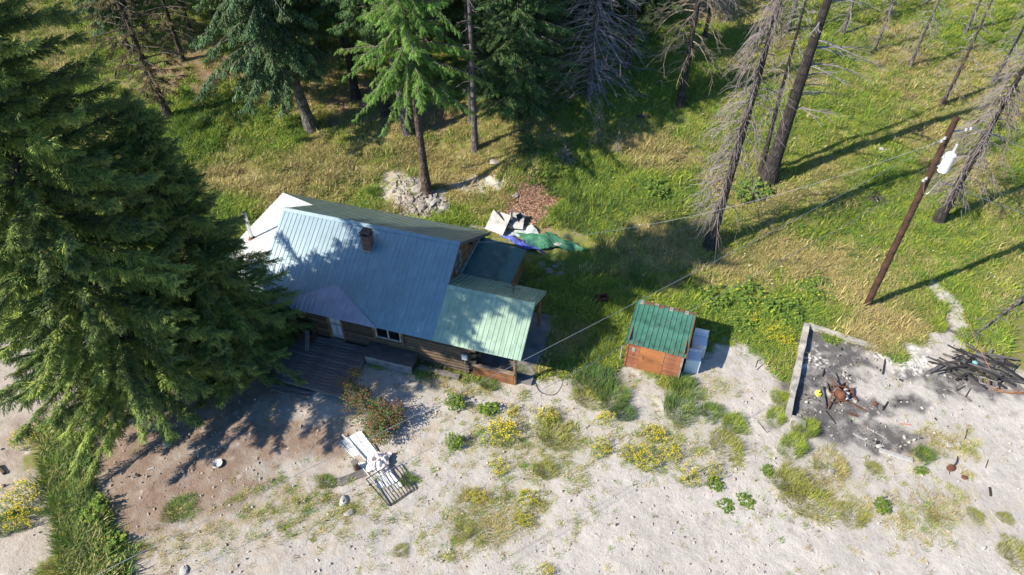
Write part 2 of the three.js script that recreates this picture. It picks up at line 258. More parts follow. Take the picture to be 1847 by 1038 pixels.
// ---------------------------------------------------------------- the log cabin: x along the ridge, z towards the yard
const HX = -11.33, HZ = -27.5, HT = -16.9 * Math.PI / 180;
const house = thing('log_cabin', 'long log cabin with a ribbed metal gable roof and an open side porch', 'cabin', [HX, 0, HZ], HT);
{
  const r = rng(11), pick = (a) => a[Math.floor(r() * a.length)];
  const KF = 0.632, KB = 0.612, RY = 4.76, FE = 4.05, BE = 4.3, LX = -3.3, PX = 13.44;
  const sl = (k) => Math.hypot(1, k);
  // roofs
  roofPlane(house, 'roof_panel', [0, RY, 0], [1, 0, 0], [0, -KF, 1], 0, 9.3, () => 0, () => FE * sl(KF), MAT.roofMain);
  roofPlane(house, 'roof_panel', [0, RY, 0], [1, 0, 0], [0, -KB, -1], 0, 9.3, () => 0, () => BE * sl(KB), MAT.roofBack);
  // the low hipped end over the left room: triangle of the back slope, and the plane that falls to the left
  const HY0 = RY - KB * BE, kh = (3.35 - HY0) / 3.3;
  roofPlane(house, 'roof_panel', [0, RY, 0], [1, 0, 0], [0, -KB, -1], LX, 0, (x) => mix(2.3, BE, -x / 3.3) * sl(KB), () => BE * sl(KB), MAT.roofBack);
  roofPlane(house, 'roof_panel', [LX, HY0, 0], [0, 0, -1], [1, kh, 0], -FE + 0.1, BE, () => 0, (t) => (t > 2.3 ? 3.3 * (BE - t) / (BE - 2.3) : t < -2.3 ? 3.3 * (FE - 0.1 + t) / (FE - 0.1 - 2.3) : 3.3) * sl(kh), MAT.roofHip, 0.915, 0.229, 0.011);
  roofPlane(house, 'roof_panel', [0, RY - 0.02, 0], [1, 0, 0], [0, -KF, 1], LX, 0, (x) => mix(2.3, FE - 0.1, -x / 3.3) * sl(KF), () => (FE - 0.1) * sl(KF), MAT.roofMain);
  // bare patch sheet over the door, on top of the slope, its eave a little raised
  { const ux = 4.0, b0 = 0.9, b1 = 6.6, top = 2.72, t = (x) => (x < ux ? mix(FE + 0.06, top, (x - b0) / (ux - b0)) : mix(top, FE + 0.06, (x - ux) / (b1 - ux)));
    const kp = KF - 0.028; roofPlane(house, 'roof_patch_panel', [0, RY + 0.03 - 0.028 * top, 0], [1, 0, 0], [0, -kp, 1], b0, b1, (x) => t(x) * sl(kp), () => (FE + 0.06) * sl(kp), MAT.roofPatch); }
  // porch roof
  const pr = 1.8, py = RY - KF * pr - 0.006;
  roofPlane(house, 'roof_panel', [9.3, py, pr], [1, 0, 0], [0, -KF, 1], 0, PX - 9.3, () => 0, () => (FE - pr) * sl(KF), MAT.roofPorch);
  roofPlane(house, 'roof_panel', [9.05, py, pr], [1, 0, 0], [0, -0.55, -1], 0, PX - 9.05, () => 0, () => 2.2 * sl(0.55), MAT.roofPorch);
  roofPlane(house, 'roof_panel', [9.02, 2.36, -3.55], [0, 0, 1], [1, -0.14, 0], 0, 3.5, () => 0, () => 2.55, MAT.roofLow, 0.915, 0.229, 0.012);
  const cap = (x0, x1, y, z, kf, kb, mat) => { const m = new MB(), w = 0.16; for (const [s, k] of [[1, kf], [-1, kb]]) m.face([[x0, y + 0.045, z], [x1, y + 0.045, z], [x1, y + 0.04 - k * w, z + s * w], [x0, y + 0.04 - k * w, z + s * w]]); mesh('ridge_cap', m.geo(), mat, house); };
  cap(-0.02, 9.33, RY, 0, KF, KB, MAT.roofMain); cap(9.3, PX + 0.02, py, pr, KF, 0.55, MAT.roofPorch);
  // boards and fascia that carry the sheets
  const deckBoard = (x0, x1, z0, y0, z1, y1, d = 0.05) => { const m = new MB(), q = [[x0, y0, z0], [x1, y0, z0], [x1, y1, z1], [x0, y1, z1]], w = q.map((v) => [v[0], v[1] - 0.07, v[2]]); m.face(q.map((v) => [v[0], v[1] - 0.015, v[2]])); m.face(w.slice().reverse()); for (let k = 0; k < 4; k++) { const n = (k + 1) % 4, lift = (v) => [v[0], v[1] - 0.015, v[2]]; m.face([lift(q[n]), lift(q[k]), w[k], w[n]]); } mesh('roof_deck', m.geo(), MAT.greyWood, house); };
  deckBoard(0.05, 9.25, 0, RY - 0.02, FE - 0.05, RY - KF * (FE - 0.05) - 0.02); deckBoard(0.05, 9.25, -BE + 0.05, RY - KB * (BE - 0.05) - 0.02, 0, RY - 0.02);
  deckBoard(9.26, PX - 0.05, pr, py - 0.02, FE - 0.05, RY - KF * (FE - 0.05) - 0.03); deckBoard(9.26, PX - 0.05, pr - 2.15, py - 0.02 - 0.55 * 2.15, pr, py - 0.02);
  for (const [a, b] of [[[9.31, RY - 0.09, 0], [9.31, RY - KB * BE - 0.09, -BE]], [[9.31, RY - 0.09, 0], [9.31, RY - KF * pr - 0.1, pr]]]) mesh('fascia_board', bar(a, b, 0.025, 0.15), MAT.greyWood, house);
  mesh('fascia_board', bar([PX + 0.01, py - 0.09, pr], [PX + 0.01, RY - KF * FE - 0.09, FE], 0.025, 0.14), MAT.roofPorch, house); mesh('fascia_board', bar([PX + 0.01, py - 0.09, pr], [PX + 0.01, py - 0.55 * 2.2 - 0.09, pr - 2.2], 0.025, 0.14), MAT.roofPorch, house);
  // log walls with openings
  const logG = {}; const log = (len) => { const k = Math.max(0.1, Math.round(len * 20) / 20); if (!logG[k]) { const g = new THREE.CylinderGeometry(0.115, 0.115, k, 8, 1); g.rotateZ(Math.PI / 2); g.scale(1, 1, 0.8); const uv = g.attributes.uv, p = g.attributes.position; for (let n = 0; n < p.count; n++) uv.setXY(n, p.getX(n), uv.getX(n) * 0.7); logG[k] = g; } return logG[k]; };
  const wall = (x0, x1, z, along, y1, holes) => {
    for (let row = 0, y = 0.12; y < y1; row++, y += 0.2) {
      let segs = [[x0, x1]]; for (const [a, b, lo, hi] of holes) if (y > lo && y < hi) segs = segs.flatMap(([p, q]) => (b <= p || a >= q ? [[p, q]] : [[p, a], [b, q]].filter(([s, t]) => t - s > 0.06)));
      for (const [p, q] of segs) { let cuts = [p]; for (let c = p + 1.6 + r() * 2.4; c < q - 0.8; c += 1.6 + r() * 2.6) cuts.push(c); cuts.push(q);
        for (let k = 0; k < cuts.length - 1; k++) { const len = cuts[k + 1] - cuts[k], c = (cuts[k] + cuts[k + 1]) / 2, m = mesh('log', log(len - 0.01), pick(MAT.logs), house), off = (r() - 0.5) * 0.03; if (along === 'x') m.position.set(c, y + (r() - 0.5) * 0.012, z + off); else { m.position.set(z + off, y + (r() - 0.5) * 0.012, c); m.rotation.y = Math.PI / 2; } m.rotation.x += along === 'x' ? r() * 6 : 0; if (along === 'x') m.rotation.x = Math.floor(r() * 4) * 0.0; } }
    }
  };
  const door = [3.72, 4.5, 0.25, 2.25], win = [6.25, 7.55, 1.2, 2.0];
  wall(0, 10.9, 3.65, 'x', 2.5, [door, win, [9.35, 20, 2.35, 3]]);
  wall(-0.5, 3.65, 10.9, 'z', 2.35, [[0.6, 1.5, 0.1, 2.1]]);
  wall(0, 9, -3.75, 'x', 2.25, []); wall(-3.75, 3.65, 0, 'z', 2.1, []); wall(-3.4, 3.2, -2.9, 'z', 2.0, []);
  for (const z of [3.3, -3.5]) mesh('wall', boxGeo(2.8, 1.95, 0.2).translate(-1.5, 0.97, z), MAT.logs[0], house);
  for (let k = 0; k < 11; k++) mesh('log', log(0.55), pick(MAT.logs), house).position.set(10.95 + 0.12 * (k % 2), 0.12 + k * 0.2, 3.65 - 0.3 * (k % 2));  // crossed log ends at the corner
  mesh('floor', boxGeo(8.8, 0.1, 7.2).translate(4.5, 0.12, -0.05), MAT.deck[0], house); mesh('ceiling', boxGeo(8.8, 0.06, 7.2).translate(4.5, 2.24, -0.05), MAT.greyWood, house);
  // door and its frame
  { const d = mesh('door', bevelBox(0.66, 1.86, 0.05, 0.008).translate(4.11, 1.32, 3.66), M([0.5, 0.55, 0.6], { map: T.blotch, roughness: 0.5 }), house); mesh('door_handle', new THREE.SphereGeometry(0.035, 10, 8).translate(4.37, 1.25, 3.72), MAT.zinc, d);
    for (const y of [0.95, 1.75]) for (const s of [-1, 1]) mesh('door_panel', bevelBox(0.22, 0.6, 0.016, 0.006).translate(4.11 + s * 0.155, y, 3.69), M([0.46, 0.51, 0.56], { roughness: 0.5 }), d);
    for (const x of [3.74, 4.48]) mesh('door_frame', boxGeo(0.075, 1.98, 0.14).translate(x, 1.25, 3.7), MAT.post, house); mesh('door_frame', boxGeo(0.82, 0.09, 0.14).translate(4.11, 2.29, 3.7), MAT.post, house); mesh('threshold', boxGeo(0.74, 0.1, 0.3).translate(4.11, 0.32, 3.74), MAT.greyWood, house); }
  // window with two panes
  { const w = mesh('window_frame', mergeGeometries([bar([6.27, 1.98, 3.74], [7.53, 1.98, 3.74], 0.07, 0.06), bar([6.27, 1.23, 3.74], [7.53, 1.23, 3.74], 0.07, 0.06), bar([6.28, 1.26, 3.741], [6.28, 1.95, 3.741], 0.06, 0.07), bar([7.52, 1.26, 3.741], [7.52, 1.95, 3.741], 0.06, 0.07), bar([6.9, 1.26, 3.741], [6.9, 1.95, 3.741], 0.05, 0.06)]), MAT.white, house);
    for (const x of [6.59, 7.21]) mesh('pane', boxGeo(0.55, 0.68, 0.008).translate(x, 1.6, 3.72), MAT.glass, w);
    for (const x of [6.19, 7.63]) mesh('window_trim', boxGeo(0.1, 0.95, 0.05).translate(x, 1.6, 3.79), MAT.post, house); }
  // gable wall above the porch: upright boards, a window, a coil of service cable, white flashing
  for (let z = -3.6, k = 0; z < 2.2; z += 0.2, k++) { const top = Math.min(RY - (z + 0.1 > 0 ? KF * Math.abs(z + 0.2) : KB * Math.abs(z)) - 0.1); if (top < 2.45) continue; const b = mesh('gable_board', boxGeo(0.03, top - 2.3, 0.192), pick(MAT.siding), house); b.position.set(8.98 + (k % 2) * 0.006, (top + 2.3) / 2, z + 0.1); }
  { const f = mesh('gable_window', mergeGeometries([bar([9.02, 2.85, -0.65], [9.02, 2.85, 0.15], 0.05, 0.07), bar([9.02, 3.75, -0.65], [9.02, 3.75, 0.15], 0.05, 0.07), bar([9.021, 2.88, -0.62], [9.021, 3.72, -0.62], 0.07, 0.05), bar([9.021, 2.88, 0.12], [9.021, 3.72, 0.12], 0.07, 0.05), bar([9.021, 3.3, -0.6], [9.021, 3.3, 0.1], 0.04, 0.04)]), MAT.white, house); mesh('pane', boxGeo(0.008, 0.84, 0.72).translate(9.012, 3.3, -0.25), MAT.glass, f); }
  mesh('flashing', bar([9.06, 2.46, -3.55], [9.06, 2.46, -0.1], 0.1, 0.1), MAT.white, house);
  { const m = new MB(); for (let q = 0; q < 3; q++) { const pts = []; for (let a = 0; a <= 14; a++) { const f = a / 14 * Math.PI * 2; pts.push([9.07 + q * 0.02, 3.25 + Math.cos(f) * (0.15 + q * 0.02), -1.95 + Math.sin(f) * (0.13 + q * 0.015)]); } m.tube(pts, 0.014, 4, false); } m.box(9.06, 3.25, -1.95, 0.08, 0.16, 0.12); mesh('cable_coil', m.geo(), MAT.black, house); }
  // wing behind the porch
  for (let z = -3.5, k = 0; z < -0.2; z += 0.25, k++) { const b = mesh('wing_board', boxGeo(0.03, 1.95, 0.24), pick(MAT.siding), house); b.position.set(11.35 + (k % 2) * 0.006, 0.98, z + 0.12); }
  mesh('wing_wall', boxGeo(2.4, 2.0, 0.1).translate(10.1, 1.0, -3.5), MAT.siding[1], house);
  // porch: slab, posts, low plank wall with a rail, a white A-frame brace
  mesh('porch_slab', new MB().box(0, 0, 0, 3.0, 0.16, 4.6).geo().translate(12.35, 0.08, 1.25), MAT.slab, house);
  for (const [x, z, h] of [[13.1, 3.66, 2.35], [13.2, -0.2, 2.4]]) { const p = new MB().tube([[x, 0, z], [x, h * 0.5, z], [x, h, z]], [0.085, 0.08, 0.08], 8); mesh('porch_post', p.geo(), MAT.post, house); }
  mesh('porch_beam', bar([10.9, 2.42, 3.5], [13.3, 2.42, 3.5], 0.12, 0.14), MAT.post, house); mesh('porch_beam', bar([13.15, 2.35, -0.2], [13.15, 2.35, 3.6], 0.1, 0.12), MAT.post, house);
  for (let k = 0; k < 5; k++) mesh('porch_plank', boxGeo(1.98, 0.145, 0.035).translate(12.06, 0.09 + k * 0.15, 3.72 + (k % 2) * 0.004), MAT.orange[k % 3], house);
  mesh('porch_rail', bevelBox(2.06, 0.05, 0.2, 0.008).translate(12.05, 0.78, 3.7), M([0.62, 0.47, 0.36], { map: T.wood }), house);
  for (const [a, b] of [[[11.1, 1.9, 2.5], [11.36, 0.5, 2.5]], [[11.75, 1.9, 2.5], [11.42, 0.5, 2.5]]]) mesh('brace', bar(a, b, 0.04, 0.1), MAT.white, house);
  // chimney
  { const c = mesh('chimney', new MB().box(0, 0, 0, 0.42, 0.95, 0.42).geo().translate(4.95, 4.45, 0.9), MAT.brick, house);
    mesh('chimney_cap', mergeGeometries([new MB().box(0, 0, 0, 0.5, 0.06, 0.5).geo().translate(4.95, 4.95, 0.9), ...[-1, 1].map((s) => new MB().box(0, 0, 0, 0.06, 0.12, 0.4).geo().translate(4.95 + s * 0.18, 5.04, 0.9)), new MB().box(0, 0, 0, 0.48, 0.04, 0.48).geo().translate(4.95, 5.12, 0.9)]), M([0.2, 0.14, 0.12], { map: T.blotch }), c);
    mesh('chimney_flashing', bar([4.72, 4.1, 1.16], [5.18, 4.1, 1.16], 0.06, 0.12), MAT.zinc, c); }
  // stove pipe on the low left roof
  { const y0 = HY0 + kh * 1.0 - 0.05, p = new MB().tube([[-2.3, y0, 0.3], [-2.3, y0 + 0.9, 0.3], [-2.3, y0 + 1.75, 0.3]], 0.1, 12, false); const s = mesh('stove_pipe', p.geo(), MAT.zinc, house);
    mesh('pipe_collar', new MB().tube([[-2.3, y0 + 1.1, 0.3], [-2.3, y0 + 1.16, 0.3]], 0.115, 12).geo(), MAT.zinc, s); mesh('pipe_boot', new MB().tube([[-2.3, y0 - 0.05, 0.3], [-2.3, y0 + 0.2, 0.3]], [0.24, 0.12], 12, false).geo(), MAT.rust, s); mesh('pipe_inside', new MB().tube([[-2.3, y0 + 1.4, 0.3], [-2.3, y0 + 1.42, 0.3]], 0.095, 12).geo(), MAT.dark, s); }
  // weather vane on the porch ridge
  { const m = new MB(); m.tube([[12.35, py, pr - 0.35], [12.35, py + 0.55, pr - 0.35]], 0.015, 5).tube([[12.1, py + 0.35, pr - 0.35], [12.6, py + 0.35, pr - 0.35]], 0.012, 4).tube([[12.35, py + 0.35, pr - 0.6], [12.35, py + 0.35, pr - 0.1]], 0.012, 4); m.face([[12.2, py + 0.5, pr - 0.35], [12.5, py + 0.46, pr - 0.35], [12.52, py + 0.6, pr - 0.35], [12.3, py + 0.64, pr - 0.35]]); m.face([[12.1, py + 0.3, pr - 0.35], [12.0, py + 0.35, pr - 0.35], [12.1, py + 0.4, pr - 0.35]]); m.face([[12.6, py + 0.29, pr - 0.35], [12.72, py + 0.35, pr - 0.35], [12.6, py + 0.41, pr - 0.35]]); mesh('weather_vane', m.geo(), MAT.black, house); }
  // service post by the corner
  mesh('meter_pipe', new MB().tube([[10.74, 0, 3.86], [10.74, 1.25, 3.86]], 0.03, 6).geo(), MAT.zinc, house); mesh('meter_box', bevelBox(0.26, 0.3, 0.12, 0.012).translate(10.74, 1.35, 3.86), M([0.55, 0.56, 0.58], { roughness: 0.5 }), house);
}
const house2world = (x, y, z) => { const c = Math.cos(HT), s = Math.sin(HT); return [HX + x * c + z * s, y, HZ - x * s + z * c]; };
// the deck, its steps and what leans against the front wall
{
  const r = rng(21), dk = thing('wooden_deck', 'weathered grey plank deck in front of the cabin door', 'deck', house2world(4.0, 0, 5.25), HT);
  let z = -1.42, k = 0; while (z < 1.5) { const w = 0.17 + r() * 0.02, len = 3.7 - (r() < 0.3 ? r() * 0.1 : 0); const b = mesh('deck_board', bevelBox(len, 0.04, w, 0.006), MAT.deck[Math.floor(r() * 4)], dk); b.position.set(0, 0.33 + (r() - 0.5) * 0.012, z + w / 2); b.rotation.y = (r() - 0.5) * 0.006; z += w + 0.014; k++; }
  mesh('rim_board', bar([1.86, 0.24, -1.42], [1.86, 0.24, 1.52], 0.04, 0.2), MAT.deck[1], dk); mesh('rim_board', bar([-1.85, 0.2, 1.54], [1.88, 0.2, 1.54], 0.04, 0.19), MAT.deck[3], dk);
  for (const x of [-1.7, -0.6, 0.6, 1.75]) mesh('joist', boxGeo(0.06, 0.28, 2.9).translate(x, 0.16, 0), MAT.deck[2], dk);
  const st = thing('wooden_step', 'low grey step of two boards lying before the deck', 'step', house2world(3.3, 0, 7.15), HT + 0.04);
  mesh('step_board', bevelBox(2.0, 0.04, 0.18, 0.006).translate(0, 0.14, -0.11), MAT.deck[1], st); mesh('step_board', bevelBox(1.9, 0.04, 0.17, 0.006).translate(0.1, 0.14, 0.09), MAT.deck[3], st); for (const x of [-0.8, 0.1, 0.85]) mesh('runner', boxGeo(0.08, 0.12, 0.4).translate(x, 0.06, 0), MAT.deck[2], st);
  const lp = thing('leaning_plank', 'short grey plank propped up on the shaded end of the deck', 'plank', house2world(3.05, 0.35, 4.5), HT);
  mesh('board', bar([0, 0.03, 0.45], [-0.3, 0.62, -0.35], 0.2, 0.045), MAT.greyWood, lp); mesh('prop_block', bevelBox(0.4, 0.5, 0.35, 0.02).translate(-0.42, 0.25, -0.35), MAT.logs[1], lp);
  const cr = thing('wooden_crate', 'dark slatted crate against the log wall on the deck', 'crate', house2world(2.6, 0.35, 4.05), HT + 0.1); for (let n = 0; n < 4; n++) mesh('slat', bevelBox(0.8, 0.1, 0.025, 0.004).translate(0, 0.08 + n * 0.13, 0.3), MAT.logs[n % 3], cr); for (const x of [-0.38, 0.38]) mesh('side', boxGeo(0.03, 0.5, 0.56).translate(x, 0.26, 0), MAT.logs[2], cr); mesh('bottom', boxGeo(0.76, 0.03, 0.56).translate(0, 0.03, 0), MAT.logs[2], cr);
  // low box with a dark lid under the window
  const hb = thing('storage_box', 'long low box with a dark lid and grey front under the window', 'box', house2world(7.1, 0, 4.18), HT);
  mesh('front_panel', new MB().box(0, 0, 0, 2.38, 0.62, 0.05).geo().translate(0, 0.31, 0.33), M([0.52, 0.51, 0.53], { map: rep(T.blotch, 0.8) }), hb); for (const x of [-1.17, 1.17]) mesh('side_panel', boxGeo(0.05, 0.6, 0.62).translate(x, 0.3, 0), MAT.plywood, hb);
  mesh('lid', bevelBox(2.5, 0.04, 0.82, 0.01).rotateX(0.16).translate(0, 0.68, -0.02), MAT.plywood, hb); mesh('lid_batten', boxGeo(2.4, 0.05, 0.06).translate(0, 0.62, 0.37), MAT.greyWood, hb);
  const bm = thing('squared_beam', 'squared grey beam lying on the ground along the log wall', 'beam', house2world(9.5, 0, 4.1), HT - 0.02); mesh('timber', bevelBox(2.05, 0.24, 0.26, 0.02).translate(0, 0.11, 0), M([0.36, 0.34, 0.31], { map: rep(T.wood, 0.8, 2) }), bm); mesh('end_cap', boxGeo(0.03, 0.2, 0.22).translate(1.035, 0.11, 0), MAT.logs[3], bm);
}

// ---------------------------------------------------------------- trees
const BARK = {
  spruce: M([0.15, 0.12, 0.1], { map: T.bark, bumpMap: T.barkBump, bumpScale: 0.04, roughness: 0.95 }),
  larch: M([0.2, 0.145, 0.115], { map: T.bark, bumpMap: T.barkBump, bumpScale: 0.05, roughness: 0.95 }),
  grey: M([0.24, 0.22, 0.21], { map: T.bark, bumpMap: T.barkBump, bumpScale: 0.04, roughness: 0.95 }),
  burnt: M([0.085, 0.07, 0.066], { map: T.bark, bumpMap: T.barkBump, bumpScale: 0.05, roughness: 0.95 }),
};
const TWIG = { mauve: M([0.22, 0.19, 0.185], { roughness: 0.9 }),  pale: M([0.3, 0.27, 0.275], { roughness: 0.9 }), tan: M([0.34, 0.27, 0.21], { roughness: 0.9 }), dark: M([0.13, 0.11, 0.1], { roughness: 0.9 }) };
const NEEDLE = M([1, 1, 1], { roughness: 0.8 });
function spindle(m, a, b, rad) {
  const d = new THREE.Vector3(b[0] - a[0], b[1] - a[1], b[2] - a[2]), n = new THREE.Vector3().crossVectors(d, new THREE.Vector3(0.13, 1, 0.29)).normalize(), k = new THREE.Vector3().crossVectors(d, n).normalize(), i0 = m.v(...a), ring = [];
  for (let s = 0; s < 3; s++) { const f = s / 3 * 6.283, c = Math.cos(f) * rad, e = Math.sin(f) * rad; ring.push(m.v(a[0] + d.x * 0.4 + n.x * c + k.x * e, a[1] + d.y * 0.4 + n.y * c + k.y * e, a[2] + d.z * 0.4 + n.z * c + k.z * e)); }
  const i1 = m.v(...b); for (let s = 0; s < 3; s++) { m.tri(i0, ring[(s + 1) % 3], ring[s]); m.tri(ring[s], ring[(s + 1) % 3], i1); }
}
function sprayGeo(seed, pairs, len, rad, droop, ang) {          // a flat needle-covered spray one metre long
  const r = rng(seed), m = new MB();
  spindle(m, [0, 0, 0], [0.6, -0.03, 0], rad * 1.2); spindle(m, [0.45, -0.02, 0], [1.05, -0.1 - droop * 0.3, 0], rad * 1.1);
  for (let k = 0; k < pairs; k++) for (const s of [-1, 1]) {
    const x = 0.05 + 0.9 * (k + r() * 0.7) / pairs, L = len * (1.1 - 0.62 * x) * (0.75 + 0.5 * r()), a = (ang + (r() - 0.5) * 0.5);
    const e = [x + Math.cos(a) * L, -0.06 * x - droop * L * (0.3 + r()), s * Math.sin(a) * L]; spindle(m, [x, -0.04 * x, 0], e, rad * (0.8 + 0.5 * r()));
    if (r() < 0.75) { const q = 0.5 + r() * 0.2, b = a - 0.7 + (r() - 0.5) * 0.4, L2 = L * 0.55; spindle(m, [mix(x, e[0], q), e[1] * q, e[2] * q], [mix(x, e[0], q) + Math.cos(b) * L2, e[1] * q - droop * L2 * r(), e[2] * q + s * Math.sin(b) * L2], rad * 0.9); }
  }
  return m.geo();
}
const SPRAY = {
  spruce: [sprayGeo(1, 8, 0.5, 0.034, 0.5, 0.85), sprayGeo(2, 8, 0.5, 0.036, 0.7, 0.8)],
  fir: [sprayGeo(3, 8, 0.42, 0.042, 1.1, 0.8), sprayGeo(4, 8, 0.42, 0.042, 1.3, 0.9)],
  larch: [sprayGeo(5, 9, 0.36, 0.03, 0.6, 0.95), sprayGeo(6, 9, 0.34, 0.03, 0.8, 0.95)],
};
function trunkPath(H, lean, r, n = 12, sway = 0.12) { const p = [], a = r() * 6, b = r() * 6; for (let k = 0; k <= n; k++) { const t = k / n; p.push([lean[0] * H * t + sway * Math.sin(a + t * 4) * t, H * t - 0.25 * (1 - t), lean[1] * H * t + sway * Math.sin(b + t * 5) * t]); } return p; }
const along = (p, t) => { const f = clamp(t) * (p.length - 1), k = Math.min(p.length - 2, Math.floor(f)), q = f - k; return [0, 1, 2].map((n) => mix(p[k][n], p[k + 1][n], q)); };
function conifer(o) {
  const r = rng(o.seed), { H, R, base, lean = [0, 0], rad = H * 0.014, step = 0.34, per = 6, spray = 'spruce', size = 0.85, gap = 0.27, cols, keep = 1, droop = 0.35, up = 0.15, shape = (t) => Math.min(1, 0.55 + t * 3) * Math.pow(1 - t, 0.85), bark = BARK.spruce, twig = TWIG.dark, side = 0, gaps = 0, hang = 0, wild = 0.4, top = 0 } = o;
  const root = thing(o.name, o.label, o.category ?? 'tree', [o.at[0], terrain(...o.at), o.at[1]], 0, o.group), path = trunkPath(H, lean, r, 12, o.sway ?? 0.12);
  const radii = path.map((_, k) => { const t = k / 12; return rad * (1 - 0.93 * t) * (k === 0 ? 1.45 : k === 1 ? 1.06 : 1); });
  mesh('trunk', new MB().tube(path, radii, 10).geo(), bark, root);
  const lim = new MB(), mats = [[], []], Y = new THREE.Vector3(0, 1, 0), X = new THREE.Vector3(), Z = new THREE.Vector3(), U = new THREE.Vector3(), col = new THREE.Color();
  const put = (p, dir, s) => { X.copy(dir).normalize(); U.set((r() - 0.5) * (0.6 + wild), 1, (r() - 0.5) * (0.6 + wild)); Z.crossVectors(X, U).normalize(); U.crossVectors(Z, X); const m = new THREE.Matrix4().makeBasis(X, U, Z).scale(new THREE.Vector3(s, s, s * (0.8 + 0.4 * r()))).setPosition(...p); mats[r() < 0.5 ? 0 : 1].push([m, tint]); };
  let tint = [0, 1];
  const tan = new THREE.Vector3(), dir = new THREE.Vector3(), q = new THREE.Quaternion();
  for (let h = base; h < H - 0.15; h += step * (0.75 + 0.5 * r())) {
    const t = (h - base) / (H - base), n = Math.max(3, Math.round(per * (0.7 + 0.5 * r()))), a0 = r() * 6.28, c = along(path, h / H);
    if (gaps && vnoise(h * 0.6, o.seed) < gaps) continue;
    for (let k = 0; k < n; k++) {
      tint = [Math.floor(r() * cols.length), 0.75 + 0.5 * r()]; const az = a0 + (k + (r() - 0.5) * 0.6) / n * 6.283, ca = Math.cos(az), sa = Math.sin(az), L = R * shape(t) * (0.68 + 0.5 * r()) * (1 - 0.25 * wild * r()) * (1 + side * -ca); if (L < 0.2) { put(c, dir.set(ca, 0.8, sa), size * 0.5); continue; }
      const y0 = up * (0.4 + t) + (r() - 0.5) * 0.35 * wild, dr = droop * (1.1 - 0.6 * t) * (1 + (r() - 0.5) * wild), at = (s) => [c[0] + ca * L * s, c[1] + L * (y0 * s - dr * s * s + 0.12 * s * s * s), c[2] + sa * L * s], pts = [0, 0.3, 0.6, 0.85, 1].map(at);
      lim.tube(pts, [Math.min(0.05, 0.012 + L * 0.012), 0.006], 4, false);
      for (let s = 0.16 + 0.1 * r(); s < 1; s += gap / L * (0.7 + 0.6 * r())) {
        if (r() > keep) continue;
        const p = at(s), p2 = at(Math.min(1, s + 0.05)); tan.set(p2[0] - p[0], p2[1] - p[1], p2[2] - p[2]).normalize(); if (s > 0.96) tan.set(ca, -0.2, sa);
        for (const sd of [-1, 1]) { q.setFromAxisAngle(Y, sd * (0.45 + 0.6 * r())); dir.copy(tan).applyQuaternion(q); dir.y -= 0.15 + 0.35 * r() + hang * r(); put(p, dir, size * (0.55 + 0.6 * r()) * (1.08 - 0.35 * s)); }
        if (top) { dir.copy(tan); dir.y += 0.1 + 0.5 * r(); dir.x += (r() - 0.5) * 0.8; dir.z += (r() - 0.5) * 0.8; put(p, dir, size * (0.5 + 0.5 * r())); }
      }
      const e = at(1), e0 = at(0.9); dir.set(e[0] - e0[0], e[1] - e0[1], e[2] - e0[2]).normalize(); put(at(0.93), dir, size * (0.6 + 0.3 * r()));
    }
  }
  { const c = along(path, 0.985); for (let k = 0; k < 4; k++) put(c, dir.set(r() - 0.5, 1.6, r() - 0.5), size * 0.5); }
  mesh('limbs', lim.geo(), twig, root, 'stuff');
  mats.forEach((list, k) => {
    const im = new THREE.InstancedMesh(SPRAY[spray][k], NEEDLE, list.length); im.name = 'crown'; im.castShadow = im.receiveShadow = true; im.userData.kind = 'stuff';
    list.forEach(([m, t], n) => { im.setMatrixAt(n, m); const b = cols[r() < 0.55 ? t[0] : Math.floor(r() * cols.length)], f = t[1] * (0.8 + 0.4 * r()); im.setColorAt(n, col.setRGB(b[0] * f, b[1] * f, b[2] * f)); }); root.add(im);
  });
  return root;
}
